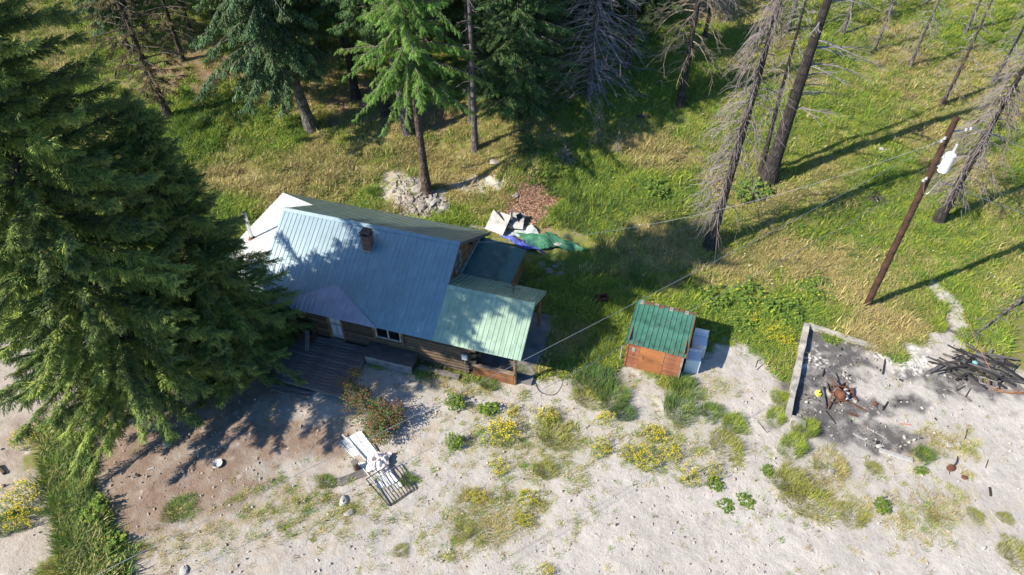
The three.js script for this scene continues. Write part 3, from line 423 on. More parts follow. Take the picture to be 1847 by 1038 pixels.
function deadTree(o) {
  const r = rng(o.seed), { H, R, base, lean = [0, 0], rad = H * 0.014, step = 0.28, per = 3.4, droop = 0.6, up = 0.15, twigs = 8, twigL = 0.34, bark = BARK.grey, twig = TWIG.pale, curl = 0, bias, shape = (t) => Math.min(1, 0.6 + 2 * t) * Math.pow(1 - t, 0.7), thick = 1, broken } = o;
  const root = thing(o.name, o.label, o.category ?? 'dead tree', [o.at[0], terrain(...o.at), o.at[1]], 0, o.group), path = trunkPath(H, lean, r, 12, o.sway ?? 0.15), low = Math.max(rad * 0.07, 0.012);
  mesh('trunk', new MB().tube(path, path.map((_, k) => (broken ? rad * (1 - 0.4 * k / 12) : mix(rad, low, k / 12)) * (k === 0 ? 1.5 : k === 1 ? 1.08 : 1)), 9).geo(), bark, root);
  const m = new MB(), mid = new MB();
  for (let h = base; h < H - 0.2; h += step * (0.6 + 0.8 * r())) {
    const t = (h - base) / (H - base), c = along(path, h / H), n = Math.max(1, Math.round(per * (0.5 + r()))), a0 = r() * 6.28;
    for (let k = 0; k < n; k++) {
      const az = bias !== undefined && r() < 0.6 ? bias + (r() - 0.5) * 1.6 : a0 + k / n * 6.283 + r(), ca = Math.cos(az), sa = Math.sin(az), L = R * shape(t) * (0.4 + 0.8 * r()), w = (r() - 0.5) * 0.8, d = droop * (0.6 + 0.8 * r());
      const at = (s) => { const out = L * (s - curl * s * s * s), b = az + w * s * s; return [c[0] + Math.cos(b) * out, c[1] + L * (up * s - d * s * s), c[2] + Math.sin(b) * out]; };
      m.tube([0, 0.25, 0.5, 0.75, 1].map(at), [(0.011 + 0.009 * L) * thick, 0.005 * thick], 3, false);
      for (let g = 0; g < twigs; g++) {
        const s = 0.2 + 0.8 * r(), p = at(s), l = L * twigL * (0.4 + r()), b = az + (r() - 0.5) * 2.4, dy = -droop * (0.2 + 0.9 * r()) + 0.12, e = [p[0] + Math.cos(b) * l, p[1] + dy * l, p[2] + Math.sin(b) * l];
        mid.tube([p, [mix(p[0], e[0], 0.55), mix(p[1], e[1], 0.35) + 0.02, mix(p[2], e[2], 0.55)], e], [0.0085 * thick, 0.004 * thick], 3, false);
      }
    }
  }
  if (m.i.length) mesh('branches', m.geo(), twig, root, 'stuff');
  if (mid.i.length) mesh('twigs', mid.geo(), twig, root, 'stuff');
  return root;
}
const SPRUCE = [[0.13, 0.205, 0.05], [0.16, 0.245, 0.055], [0.22, 0.31, 0.065], [0.13, 0.195, 0.06], [0.3, 0.38, 0.08]];
const FIR = [[0.1, 0.19, 0.085], [0.085, 0.16, 0.07], [0.125, 0.22, 0.09], [0.1, 0.16, 0.06]], LARCH = [[0.15, 0.31, 0.05], [0.19, 0.36, 0.06], [0.13, 0.27, 0.05], [0.22, 0.34, 0.07]], DARKFIR = [[0.07, 0.14, 0.045], [0.085, 0.17, 0.05], [0.06, 0.115, 0.04], [0.11, 0.21, 0.06]];
conifer({ name: 'spruce_tree', label: 'tallest dark green spruce filling the left edge, beside the cabin', at: [-16.1, -18.9], H: 23, R: 5.7, base: 1.7, droop: 0.3, shape: (t) => Math.min(1, 0.7 + t * 3) * Math.pow(1 - t, 0.42), rad: 0.34, per: 4.8, step: 0.23, seed: 31, cols: SPRUCE, size: 0.52, gap: 0.15, hang: 0.2, wild: 1.1, top: 1 });
conifer({ name: 'spruce_tree', label: 'shorter shaded spruce between the tallest spruce and the cabin roof', at: [-13.0, -21.2], H: 14.2, R: 4.2, base: 1.0, shape: (t) => Math.min(1, 0.6 + t * 3) * Math.pow(1 - t, 0.8), rad: 0.24, per: 4.8, step: 0.23, seed: 32, cols: SPRUCE.slice(0, 4), size: 0.52, gap: 0.14, hang: 0.2, wild: 1.1, top: 1 });
conifer({ name: 'fir_tree', label: 'blue green fir with drooping tassels and a leaning trunk behind the cabin roof', at: [-13.26, -40.19], H: 17, R: 4.6, base: 4.6, rad: 0.36, lean: [-0.1, 0.02], seed: 33, cols: FIR, spray: 'fir', size: 1.05, per: 5.2, step: 0.45, gap: 0.34, keep: 0.9, droop: 0.6, side: 0.4, bark: BARK.grey, gaps: 0.12 });
conifer({ name: 'larch_tree', label: 'bright green larch with a long bare trunk rising from the pale rocks', at: [-5.17, -34.3], H: 21, R: 4.3, base: 6.9, rad: 0.25, lean: [-0.015, 0], shape: (t) => Math.min(1, 0.6 + 4 * t) * Math.pow(1 - t, 0.8), seed: 34, cols: LARCH, spray: 'larch', size: 0.6, per: 4.6, step: 0.3, gap: 0.18, droop: 0.35, up: 0.05, hang: 0.35, wild: 1.6, bark: BARK.larch });
conifer({ name: 'fir_tree', label: 'thick leaning trunk with a high green crown just left of the larch', at: [-6.76, -39.48], H: 19, R: 3.9, base: 7, rad: 0.32, lean: [-0.08, 0], seed: 35, cols: DARKFIR, spray: 'fir', per: 4.6, step: 0.5, gap: 0.4, bark: BARK.grey });
conifer({ name: 'fir_tree', label: 'dark trunk half hidden behind the leaning trunk left of the larch', at: [-8.36, -41.26], H: 18, R: 3.6, base: 6.5, rad: 0.3, lean: [-0.05, 0], seed: 36, cols: DARKFIR, spray: 'fir', per: 4.6, step: 0.5, gap: 0.42, bark: BARK.burnt });
conifer({ name: 'fir_tree', label: 'dark straight fir between the blue green fir and the larch', at: [-10.67, -42.94], H: 18, R: 3.0, base: 6, rad: 0.28, seed: 37, cols: DARKFIR, spray: 'fir', per: 4.4, step: 0.55, gap: 0.42, bark: BARK.burnt, gaps: 0.2 });
conifer({ name: 'fir_tree', label: 'dense dark green fir right of the slim grey trunk', at: [0.31, -40.33], H: 17, R: 4.1, base: 1.6, rad: 0.2, seed: 38, cols: DARKFIR, spray: 'larch', size: 0.9, per: 5.4, step: 0.36, gap: 0.32, droop: 0.3 });
conifer({ name: 'fir_tree', label: 'dark fir at the top edge behind the slim grey trunk', at: [-1.69, -45.49], H: 18, R: 4.0, base: 2.5, seed: 39, cols: DARKFIR, spray: 'larch', per: 5, step: 0.42, gap: 0.36 });
conifer({ name: 'fir_tree', label: 'dark fir at the top edge behind the grey dead spruce', at: [2.4, -46.71], H: 15, R: 3.2, base: 1.5, seed: 40, cols: DARKFIR, spray: 'larch', per: 5, step: 0.42, gap: 0.36 });
conifer({ name: 'fir_tree', label: 'green fir at the top edge behind the larch crown', at: [-7.83, -48.83], H: 17, R: 3.2, base: 3, seed: 41, cols: DARKFIR, spray: 'fir', per: 4.6, step: 0.5, gap: 0.42 });
conifer({ name: 'fir_tree', label: 'green fir at the top edge above the dark straight fir', at: [-13.39, -50.84], H: 16, R: 3.0, base: 3.5, seed: 42, cols: FIR, spray: 'fir', per: 4.6, step: 0.5, gap: 0.42, gaps: 0.15 });
conifer({ name: 'fir_tree', label: 'fir at the top edge just left of the blue green fir', at: [-22.1, -50.83], H: 15, R: 2.6, base: 4, seed: 43, cols: FIR, spray: 'fir', per: 4.2, step: 0.6, gap: 0.45, gaps: 0.25 });
conifer({ name: 'thin_spruce_tree', label: 'sparse brownish spruce with thin bare limbs above the shaded spruce', at: [-22.83, -40.95], H: 16, R: 3.2, base: 2.2, rad: 0.26, lean: [-0.06, 0], seed: 44, cols: [[0.13, 0.11, 0.05], [0.16, 0.12, 0.06], [0.1, 0.1, 0.04]], per: 5, step: 0.45, gap: 0.45, keep: 0.4, size: 0.7, droop: 0.25, twig: TWIG.dark, bark: BARK.larch });
conifer({ name: 'thin_spruce_tree', label: 'slim sparse spruce at the top edge beside the brownish spruce', at: [-23.32, -46.34], H: 12, R: 2.4, base: 2, rad: 0.16, seed: 45, cols: [[0.1, 0.1, 0.04], [0.13, 0.11, 0.05]], per: 4, step: 0.5, gap: 0.5, keep: 0.4, size: 0.65, droop: 0.25 });
conifer({ name: 'young_fir', label: 'small young fir growing at the end of the trunk shadow above the earth mound', category: 'sapling', at: [0.84, -36.63], H: 2.6, R: 0.8, base: 0.2, seed: 46, cols: DARKFIR, spray: 'larch', size: 0.4, per: 5, step: 0.2, gap: 0.16, rad: 0.05, sway: 0.03 });
conifer({ name: 'young_fir', label: 'slim young fir with pale tips at the foot of the dense dark fir', category: 'sapling', at: [-.68, -41.17], H: 4.2, R: 1.1, base: 0.4, seed: 47, cols: DARKFIR, spray: 'larch', size: 0.5, per: 5, step: 0.25, gap: 0.2, rad: 0.06, sway: 0.05 });
conifer({ name: 'fir_tree', label: 'dark fir at the top edge right of the bushy dead spruce', at: [9.53, -48.56], H: 15, R: 3.6, base: 1.2, seed: 48, cols: DARKFIR, spray: 'larch', per: 5, step: 0.42, gap: 0.36 });
conifer({ name: 'fir_tree', label: 'dark fir at the top edge behind the larch and the slim grey trunk', at: [-4.66, -50.22], H: 17, R: 3.6, base: 2, seed: 49, cols: DARKFIR, spray: 'larch', per: 5, step: 0.42, gap: 0.36 });
conifer({ name: 'fir_tree', label: 'green fir at the top edge behind the blue green fir', at: [-17.66, -49.56], H: 16, R: 3.2, base: 3, seed: 50, cols: FIR, spray: 'fir', per: 4.6, step: 0.5, gap: 0.42 });
conifer({ name: 'fir_tree', label: 'slim green fir just right of the brownish spruce limbs', at: [-18.26, -45.29], H: 14, R: 2.6, base: 4, rad: 0.15, seed: 500, cols: FIR, spray: 'fir', size: 0.8, per: 5, step: 0.44, gap: 0.32, gaps: 0.1 });
conifer({ name: 'fir_tree', label: 'dark fir between the blue green fir and the straight fir, farther uphill', at: [-13.94, -47.58], H: 17, R: 2.8, base: 5, rad: 0.19, seed: 501, cols: DARKFIR, spray: 'fir', size: 0.8, per: 5, step: 0.44, gap: 0.32, gaps: 0.1 });
conifer({ name: 'fir_tree', label: 'dark fir uphill between the straight fir and the larch crown', at: [-10.13, -46.08], H: 17, R: 2.8, base: 6, rad: 0.19, seed: 502, cols: DARKFIR, spray: 'fir', size: 0.8, per: 5, step: 0.44, gap: 0.32, gaps: 0.1 });
conifer({ name: 'fir_tree', label: 'dense dark fir at the very top left of the larch crown', at: [-9.71, -51.28], H: 16, R: 3.2, base: 2, rad: 0.18, seed: 503, cols: DARKFIR, spray: 'larch', size: 0.8, per: 5, step: 0.44, gap: 0.32, gaps: 0.1 });
conifer({ name: 'fir_tree', label: 'dark fir hidden behind the right half of the larch crown', at: [-5.84, -46.13], H: 18, R: 3.0, base: 4, rad: 0.20, seed: 504, cols: DARKFIR, spray: 'larch', size: 0.8, per: 5, step: 0.44, gap: 0.32, gaps: 0.1 });
conifer({ name: 'fir_tree', label: 'dark fir at the top edge directly behind the bushy dead spruce', at: [4.4, -48.15], H: 15, R: 3.4, base: 1.5, rad: 0.16, seed: 505, cols: DARKFIR, spray: 'larch', size: 0.8, per: 5, step: 0.44, gap: 0.32, gaps: 0.1 });
conifer({ name: 'fir_tree', label: 'dark fir at the top edge behind the bare straight trunk', at: [6.82, -49.09], H: 15, R: 3.0, base: 1.2, rad: 0.16, seed: 506, cols: DARKFIR, spray: 'larch', size: 0.8, per: 5, step: 0.44, gap: 0.32, gaps: 0.1 });
conifer({ name: 'fir_tree', label: 'shaded fir between the tallest spruce and the brownish spruce', at: [-27.54, -47.58], H: 14, R: 2.6, base: 2.5, rad: 0.15, seed: 507, cols: FIR, spray: 'fir', size: 0.8, per: 5, step: 0.44, gap: 0.32, gaps: 0.1 });
conifer({ name: 'fir_tree', label: 'dark fir at the top edge right of the blue green fir top', at: [-16.04, -51.88], H: 16, R: 3.0, base: 2, rad: 0.18, seed: 508, cols: DARKFIR, spray: 'larch', size: 0.8, per: 5, step: 0.44, gap: 0.32, gaps: 0.1 });
conifer({ name: 'fir_tree', label: 'dark fir at the top edge beside the tallest spruce', at: [-30.06, -51.26], H: 15, R: 2.8, base: 2, rad: 0.16, seed: 509, cols: DARKFIR, spray: 'fir', size: 0.8, per: 5, step: 0.44, gap: 0.32, gaps: 0.1 });
deadTree({ name: 'dead_tree', label: 'thin dead trunk standing behind the blue green fir', at: [-15.92, -46.54], H: 15, R: 1.3, base: 3, rad: 0.14, seed: 600, per: 2.2, step: 0.4, twigs: 7, droop: 0.8, bark: BARK.spruce });
deadTree({ name: 'dead_tree', label: 'thin dead trunk at the top edge right of the brownish spruce', at: [-23.58, -49.46], H: 13, R: 1.3, base: 2, rad: 0.12, seed: 601, per: 2.2, step: 0.4, twigs: 7, droop: 0.8, bark: BARK.spruce });
deadTree({ name: 'dead_tree', label: 'thin dead trunk just left of the dark straight fir, farther uphill', at: [-12.13, -47.55], H: 16, R: 1.2, base: 4, rad: 0.15, seed: 602, per: 2.2, step: 0.4, twigs: 7, droop: 0.8, bark: BARK.burnt });
deadTree({ name: 'dead_tree', label: 'twiggy dead tree at the top edge right of the tan twigged tree', at: [13.29, -46.16], H: 13, R: 2.2, base: 2, rad: 0.15, seed: 603, per: 2.2, step: 0.4, twigs: 7, droop: 0.8, bark: BARK.burnt });
deadTree({ name: 'dead_tree', label: 'twiggy dead tree at the top edge behind the burnt trunk', at: [19.22, -46.97], H: 12, R: 1.8, base: 1.5, rad: 0.13, seed: 604, per: 2.2, step: 0.4, twigs: 7, droop: 0.8, bark: BARK.grey });
deadTree({ name: 'dead_tree', label: 'wispy dead tree in the top right corner, farthest uphill', at: [31.62, -46.98], H: 10, R: 1.8, base: 0.8, rad: 0.11, seed: 605, per: 2.2, step: 0.4, twigs: 7, droop: 0.8, bark: BARK.grey });
deadTree({ name: 'dead_tree', label: 'wispy dead tree at the top edge between the other wispy ones', at: [26.85, -48.97], H: 10, R: 1.8, base: 0.8, rad: 0.11, seed: 606, per: 2.2, step: 0.4, twigs: 7, droop: 0.8, bark: BARK.grey });
// standing dead and burnt trees
deadTree({ name: 'dead_tree', label: 'slim straight grey trunk with short dead branches right of the larch', at: [-2.37, -38.04], H: 19, R: 1.1, base: 3.0, rad: 0.2, seed: 51, per: 1.5, step: 0.45, twigs: 5, bark: BARK.grey, droop: 0.7 });
deadTree({ name: 'dead_tree', label: 'thin grey trunk just behind the slim straight grey trunk', at: [-2.74, -40.61], H: 16, R: 0.9, base: 4, rad: 0.13, seed: 52, per: 1.2, step: 0.6, twigs: 4, droop: 0.7 });
deadTree({ name: 'dead_tree', label: 'bushy lilac grey dead spruce with bare branches down to the ground', at: [5.05, -41.47], H: 15, R: 3.9, base: 0.6, rad: 0.22, seed: 53, per: 4.6, step: 0.26, twigs: 12, droop: 0.5, up: 0.1, thick: 1.25 });
deadTree({ name: 'dead_tree', label: 'bare straight trunk standing right of the bushy dead spruce', at: [7.74, -43.54], H: 17, R: 1.0, base: 4.5, rad: 0.22, seed: 54, per: 1, step: 0.7, twigs: 4, bark: BARK.spruce });
deadTree({ name: 'dead_tree', label: 'dead tree with tan hanging twigs above a dark bare lower trunk', at: [10.84, -40.24], H: 15, R: 3.0, base: 3.2, rad: 0.24, seed: 55, per: 3, step: 0.34, twigs: 14, droop: 0.75, twig: TWIG.tan, bark: BARK.burnt });
deadTree({ name: 'dead_tree', label: 'grey dead tree with long drooping branches, nearest the cabin', at: [10.94, -29.3], H: 19, R: 2.5, base: 2.4, rad: 0.27, lean: [0.035, -0.01], seed: 56, per: 2.7, step: 0.28, twigs: 7, twigL: 0.45, droop: 1.5, up: 0.5, curl: 0.35, bias: Math.PI * 0.85, bark: BARK.burnt, thick: 1.6, twig: TWIG.mauve });
deadTree({ name: 'dead_tree', label: 'slim dark dead tree touching the thick burnt trunk', at: [14.93, -34.66], H: 15, R: 1.6, base: 3, rad: 0.15, lean: [-0.03, 0], seed: 57, per: 2.4, step: 0.34, twigs: 8, droop: 0.9, bark: BARK.burnt });
deadTree({ name: 'burnt_tree', label: 'thick burnt black trunk with a few long branches to the right', at: [15.25, -34.13], H: 19, R: 4.2, base: 5.0, rad: 0.42, lean: [0.03, 0], seed: 58, per: 1.3, step: 0.75, twigs: 9, twigL: 0.26, droop: 0.22, up: 0.02, bias: -0.1, bark: BARK.burnt, thick: 1.6 });
deadTree({ name: 'dead_tree', label: 'grey dead tree with drooping branches right behind the utility pole', at: [24.4, -31.16], H: 13.5, R: 2.4, base: 2.2, rad: 0.26, lean: [0.03, 0], seed: 59, per: 3.4, step: 0.26, twigs: 9, twigL: 0.45, droop: 1.4, up: 0.5, curl: 0.4, bark: BARK.burnt, thick: 1.6, twig: TWIG.mauve });
deadTree({ name: 'dead_tree', label: 'slanting dead tree with a broken pale foot, upper right hillside', at: [27.63, -40.12], H: 9, R: 1.4, base: 1.2, rad: 0.13, lean: [0.08, -0.05], seed: 60, per: 2.4, step: 0.3, twigs: 7, droop: 0.7, bark: BARK.larch });
deadTree({ name: 'dead_tree', label: 'wispy thin dead tree at the top edge left of the slanting dead tree', at: [26.65, -43.56], H: 9, R: 1.5, base: 0.8, rad: 0.11, lean: [0.04, 0], seed: 61, per: 2.8, step: 0.28, twigs: 8, droop: 0.9 });
deadTree({ name: 'dead_tree', label: 'wispy thin dead tree at the top edge near the burnt trunk tip', at: [23.21, -47.16], H: 9, R: 2.0, base: 0.8, rad: 0.12, seed: 62, per: 2.8, step: 0.3, twigs: 9, droop: 0.8 });
deadTree({ name: 'dead_tree', label: 'thin dead tree in the top right corner of the hillside', at: [31.73, -42.19], H: 9, R: 1.6, base: 0.7, rad: 0.12, lean: [0.05, 0], seed: 63, per: 2.8, step: 0.28, twigs: 8, droop: 0.9 });
deadTree({ name: 'dead_tree', label: 'thin dead tree at the top edge above the tan twigged tree', at: [15.25, -48.41], H: 12, R: 2.2, base: 1.5, rad: 0.16, seed: 64, per: 2.6, step: 0.34, twigs: 9, droop: 0.8 });
deadTree({ name: 'dead_tree', label: 'short dead snag on the slope between the wispy thin trees', at: [24.65, -45.01], H: 5.5, R: 1.2, base: 0.6, rad: 0.09, lean: [0.05, 0], seed: 65, per: 2.4, step: 0.26, twigs: 6, droop: 0.8 });
deadTree({ name: 'dead_sapling', label: 'small tan dead sapling below the bushy dead spruce', category: 'sapling', at: [5.28, -37.25], H: 3.4, R: 0.75, base: 0.25, rad: 0.04, seed: 66, per: 3, step: 0.13, twigs: 9, droop: 0.8, twig: TWIG.tan, sway: 0.05, thick: 0.7 });
deadTree({ name: 'dead_sapling', label: 'tiny grey dead sapling right of the small tan dead sapling', category: 'sapling', at: [6.43, -36.27], H: 1.9, R: 0.45, base: 0.2, rad: 0.03, seed: 67, per: 3, step: 0.12, twigs: 7, droop: 0.8, sway: 0.04, thick: 0.6 });
deadTree({ name: 'dead_bush', label: 'low tangle of bare grey twigs in the tree shade above the earth mound', category: 'bush', at: [3.3, -36.04], H: 1.3, R: 0.8, base: 0.1, rad: 0.03, seed: 68, per: 5, step: 0.1, twigs: 8, droop: 0.3, up: 0.5, sway: 0.05, thick: 0.7 });
// a dead tree that has fallen down the slope at the right edge
{
  const [ax, az] = [22.76, -22.99], [bx, bz] = [28.32, -26.73], r = rng(70), o = thing('fallen_tree', 'grey fallen dead tree with bare branches behind the burnt wood pile', 'dead tree', [ax, terrain(ax, az), az]);
  const L = Math.hypot(bx - ax, bz - az), ux = (bx - ax) / L, uz = (bz - az) / L, y = (s) => terrain(ax + ux * L * s, az + uz * L * s) - terrain(ax, az) + 0.15;
  mesh('trunk', new MB().tube([0, 0.25, 0.5, 0.75, 1].map((s) => [ux * L * s, y(s) + 0.1 * Math.sin(s * 3), uz * L * s]), [0.03, 0.11], 7).geo(), BARK.grey, o);
  const m = new MB(); for (let k = 0; k < 70; k++) { const s = r() * 0.9, l = 0.3 + r() * 0.9, a = Math.atan2(uz, ux) + Math.PI + (r() - 0.5) * 2.6, p = [ux * L * s, y(s) + 0.05, uz * L * s]; m.tube([p, [p[0] + Math.cos(a) * l * 0.5, p[1] + l * 0.32 * r(), p[2] + Math.sin(a) * l * 0.5], [p[0] + Math.cos(a) * l, p[1] + l * (r() * 0.5 - 0.1), p[2] + Math.sin(a) * l]], [0.014, 0.005], 3, false); }
  mesh('branches', m.geo(), TWIG.pale, o, 'stuff');
}

// ---------------------------------------------------------------- grass, weeds and bushes
const LEAF = MP([1, 1, 1], { vertexColors: true, roughness: 0.85, transmission: 0.3, thickness: 0 }), LEAF_I = MP([1, 1, 1], { roughness: 0.9, transmission: 0.3, thickness: 0 }), PETAL = M([0.78, 0.6, 0.015], { roughness: 0.7 }), PETALW = M([0.8, 0.8, 0.76]);
function blade(m, x, y, z, az, h, w, bend) {        // a bent blade of three faces
  const dx = Math.cos(az), dz = Math.sin(az), px = -dz * w, pz = dx * w, x1 = x + dx * bend * 0.35, z1 = z + dz * bend * 0.35, a = m.v(x - px, y, z - pz), b = m.v(x + px, y, z + pz), c = m.v(x1 + px * 0.8, y + h * 0.6, z1 + pz * 0.8), d = m.v(x1 - px * 0.8, y + h * 0.6, z1 - pz * 0.8), e = m.v(x + dx * bend, y + h, z + dz * bend);
  m.quad(a, b, c, d); m.tri(d, c, e);
}
const TUFT = [1, 2, 3].map((s) => { const r = rng(80 + s), m = new MB(); for (let k = 0; k < 19; k++) { const a = r() * 6.28, q = 0.2 * Math.sqrt(r()); blade(m, Math.cos(a) * q, -0.02, Math.sin(a) * q, r() * 6.28, 0.1 + 0.17 * r(), 0.008 + 0.006 * r(), 0.05 + 0.16 * r()); } return m.geo(); });
const G_DEEP = [0.1, 0.2, 0.025], G_LUSH = [0.17, 0.31, 0.03], G_YEL = [0.38, 0.44, 0.04], G_OLIVE = [0.3, 0.33, 0.06], G_STRAW = [0.57, 0.49, 0.2], G_BROWN = [0.38, 0.3, 0.14], G_TEAL = [0.08, 0.17, 0.07];
function nearHouse(x, z) { const c = Math.cos(-HT), s = Math.sin(-HT), dx = x - HX, dz = z - HZ, lx = dx * c + dz * s, lz = -dx * s + dz * c; return (lx > -3.0 && lx < 11 && lz > -3.8 && lz < 3.75) || (lx > 10.8 && lx < 13.9 && lz > -1.1 && lz < 3.8) || (lx > 2.1 && lx < 6 && lz > 3.5 && lz < 6.9); }
function inShed(x, z) { const c = Math.cos(0.344), s = Math.sin(0.344), dx = x - 5.39, dz = z + 21.29, lx = dx * c + dz * s, lz = -dx * s + dz * c; return lx > -0.1 && lx < 3.6 && lz < 0.1 && lz > -2.6; }
{
  const r = rng(90), lists = [[], [], []], col = new THREE.Color(), q = new THREE.Quaternion(), e = new THREE.Euler(), sc = new THREE.Vector3(), ps = new THREE.Vector3();
  for (let n = 0; n < 560000; n++) {
    const z = -7 - 51 * r(), x = (r() * 2 - 1) * (8 + 0.72 * -z), s = r(), u = r(), v = r(), w = r(), tq = r();
    if (Math.abs(x) > 44 || nearHouse(x, z) || inShed(x, z) || ((x - 1.5) / 3.0) ** 2 + ((z + 30.2) / 1.3) ** 2 < 1 || ((x - 1.2) / 1.6) ** 2 + ((z + 33.4) / 1.7) ** 2 < 0.45 + 0.7 * w + (vnoise(x * 2.5, z * 2.5) - 0.5) * 0.9) continue;
    const Z = zones(x, z); let d = (1 - Z.sand) * (1 - 0.93 * Z.bare) * (1 - 0.86 * Z.needles) * (0.62 + 0.6 * Z.lush), sandy = Z.sand > 0.5;
    const cl = sst(0.28, 0.72, fbm(x * 1.5 + 3, z * 1.5, 3)); d *= 0.3 + 1.05 * cl;
    if (sandy) d = 0.13 * sst(0.5, 1.0, Z.weed + Z.f * 1.6) * (1 - Z.ash) + 0.006 * (1 - Z.duff) * (1 - Z.ash);
    if (s > d) continue;
    const strip = polyDist(STRIP, x, z) > -0.4, dry = clamp(Z.dry * 0.95 - Z.lush * 0.7 + (u - 0.5) * 1.0 + (sandy ? 0.3 : 0));
    let c = strip ? (u < 0.7 ? G_DEEP : u < 0.93 ? G_OLIVE : G_STRAW) : dry > 0.62 ? (v < 0.75 ? G_STRAW : G_BROWN) : dry > 0.4 ? (v < 0.6 ? G_OLIVE : G_STRAW) : dry > 0.18 ? (v < 0.7 ? G_YEL : G_LUSH) : (v < 0.75 ? G_LUSH : G_YEL);
    const k = Math.floor(tq * 3), f = 0.75 + 0.5 * w, big = strip ? 0.95 + 0.6 * v : (sandy ? 0.55 : 0.8 + 0.5 * Z.lush) + 0.25 * (fbm(x * 0.8, z * 0.8, 2) - 0.5) + (sandy ? 0 : 0.5 * (cl - 0.5) + (tq * 29 % 1 < 0.03 ? 0.6 : 0));
    e.set((v - 0.5) * 0.4, w * 6.28, (u - 0.5) * 0.4); q.setFromEuler(e); sc.set(big * (1.1 + 0.5 * v), big * (0.7 + 0.7 * u), big * (1.1 + 0.5 * v)); ps.set(x, terrain(x, z) - 0.02, z);
    lists[k].push([new THREE.Matrix4().compose(ps, q, sc), [c[0] * f, c[1] * f, c[2] * f]]);
  }
  const root = new THREE.Group(); root.name = 'grass'; tag(root, 'yellow green and straw coloured grass covering the hillside', 'grass', null, 'stuff'); scene.add(root);
  lists.forEach((L, k) => { const im = new THREE.InstancedMesh(TUFT[k], LEAF_I, L.length); im.name = 'grass_tufts'; im.castShadow = im.receiveShadow = true; im.userData.kind = 'stuff'; L.forEach(([m, c], n) => { im.setMatrixAt(n, m); im.setColorAt(n, col.setRGB(...c)); }); root.add(im); });
  console.log('tufts', lists.map((l) => l.length).join(' '));
}
// one plant of each kind and variant, unit radius and height; things share these
const PLANT = {};
function plantGeo(kind, variant) {
  const key = kind + variant; if (PLANT[key]) return PLANT[key];
  const r = rng(100 + variant * 7 + kind.length * 31), m = new MB(), fl = new MB(), pal = { green: [G_LUSH, G_DEEP, G_YEL, G_DEEP, G_TEAL], teal: [G_TEAL, G_TEAL, G_LUSH, G_DEEP], lime: [G_YEL, G_YEL, G_LUSH], dry: [G_STRAW, G_STRAW, G_OLIVE, G_BROWN], olive: [G_OLIVE, G_OLIVE, G_BROWN, G_YEL], flower: [G_LUSH, G_DEEP, G_YEL, G_TEAL], leafy: [G_LUSH, G_DEEP, G_LUSH, G_DEEP, G_YEL], pink: [[0.33, 0.2, 0.16], G_STRAW, G_BROWN] }[kind];
  const tone = () => { const c = pal[Math.floor(r() * pal.length)], f = 0.7 + 0.6 * r(); m.col = [c[0] * f, c[1] * f, c[2] * f]; };
  const lump = (x, z) => 0.55 + 0.75 * vnoise(x * 2.2 + variant * 9 + 30, z * 2.2 + 30);
  if (kind === 'leafy' || kind === 'flower') {
    const n = kind === 'leafy' ? 60 : 75;
    for (let k = 0; k < n; k++) {
      const a = r() * 6.28, q = Math.sqrt(r()) * (0.7 + 0.35 * vnoise(a * 2, variant)), x = Math.cos(a) * q, z = Math.sin(a) * q, h = (0.5 + 0.5 * r()) * lump(x, z) * (1.1 - 0.5 * q), lx = (r() - 0.5) * 0.3, lz = (r() - 0.5) * 0.3; tone();
      m.tube([[x, 0, z], [x + lx * 0.4, h * 0.6, z + lz * 0.4], [x + lx, h, z + lz]], [0.008, 0.004], 3, false);
      const lv = kind === 'leafy' ? 16 : 12; for (let g = 0; g < lv; g++) { const s = 0.15 + 0.85 * r(), az = r() * 6.28, l = (kind === 'leafy' ? 0.13 : 0.085) * (0.6 + 0.8 * r()), w = l * (kind === 'leafy' ? 0.36 : 0.16), px = x + lx * s, py = h * s, pz = z + lz * s, ca = Math.cos(az), sa = Math.sin(az), t = (r() - 0.3) * 0.6; tone(); m.face([[px, py, pz], [px + ca * l * 0.5 - sa * w, py + t * l * 0.6 + 0.01, pz + sa * l * 0.5 + ca * w], [px + ca * l, py + t * l, pz + sa * l], [px + ca * l * 0.5 + sa * w, py + t * l * 0.6 + 0.01, pz + sa * l * 0.5 - ca * w]]); }
      if (kind === 'flower') for (let g = 0; g < 2 + 4 * r(); g++) { const px = x + lx + (r() - 0.5) * 0.22, pz = z + lz + (r() - 0.5) * 0.22, py = h + (r() - 0.55) * 0.14, w = 0.017 + 0.013 * r(); fl.face([0, 1, 2, 3, 4].map((s) => [px + Math.cos(s * 1.257) * w, py + 0.012 * (s % 2), pz + Math.sin(s * 1.257) * w])); }
    }
  } else {
    const n = kind === 'pink' ? 420 : 950;
    for (let k = 0; k < n; k++) { const a = r() * 6.28, q = Math.sqrt(r()) * (0.62 + 0.55 * vnoise(a * 1.3 + 3, variant * 3 + 1)), x = Math.cos(a) * q, z = Math.sin(a) * q; tone(); blade(m, x, 0, z, a + (r() - 0.5) * 3.4, (0.45 + 0.6 * r()) * lump(x, z) * (1.15 - 0.5 * q), 0.006 + 0.005 * r(), 0.1 + 0.3 * r()); }
  }
  m.col = null; return PLANT[key] = [m.geo(), fl.i.length ? fl.geo() : null];
}
function plant(kind, [x, z], rad, h, label, name, category = 'plant', sq = 1) {
  const v = Math.floor(hash(Math.round(x * 31), Math.round(z * 17)) * 3), [g, f] = plantGeo(kind, v), o = thing(name, label, category, [x, terrain(x, z) - 0.03, z], hash(Math.round(x * 7), Math.round(z * 5)) * 6.28);
  o.scale.set(rad, h, rad * sq); mesh('foliage', g, LEAF, o, 'stuff'); if (f) mesh('flowers', f, PETAL, o, 'stuff'); return o;
}
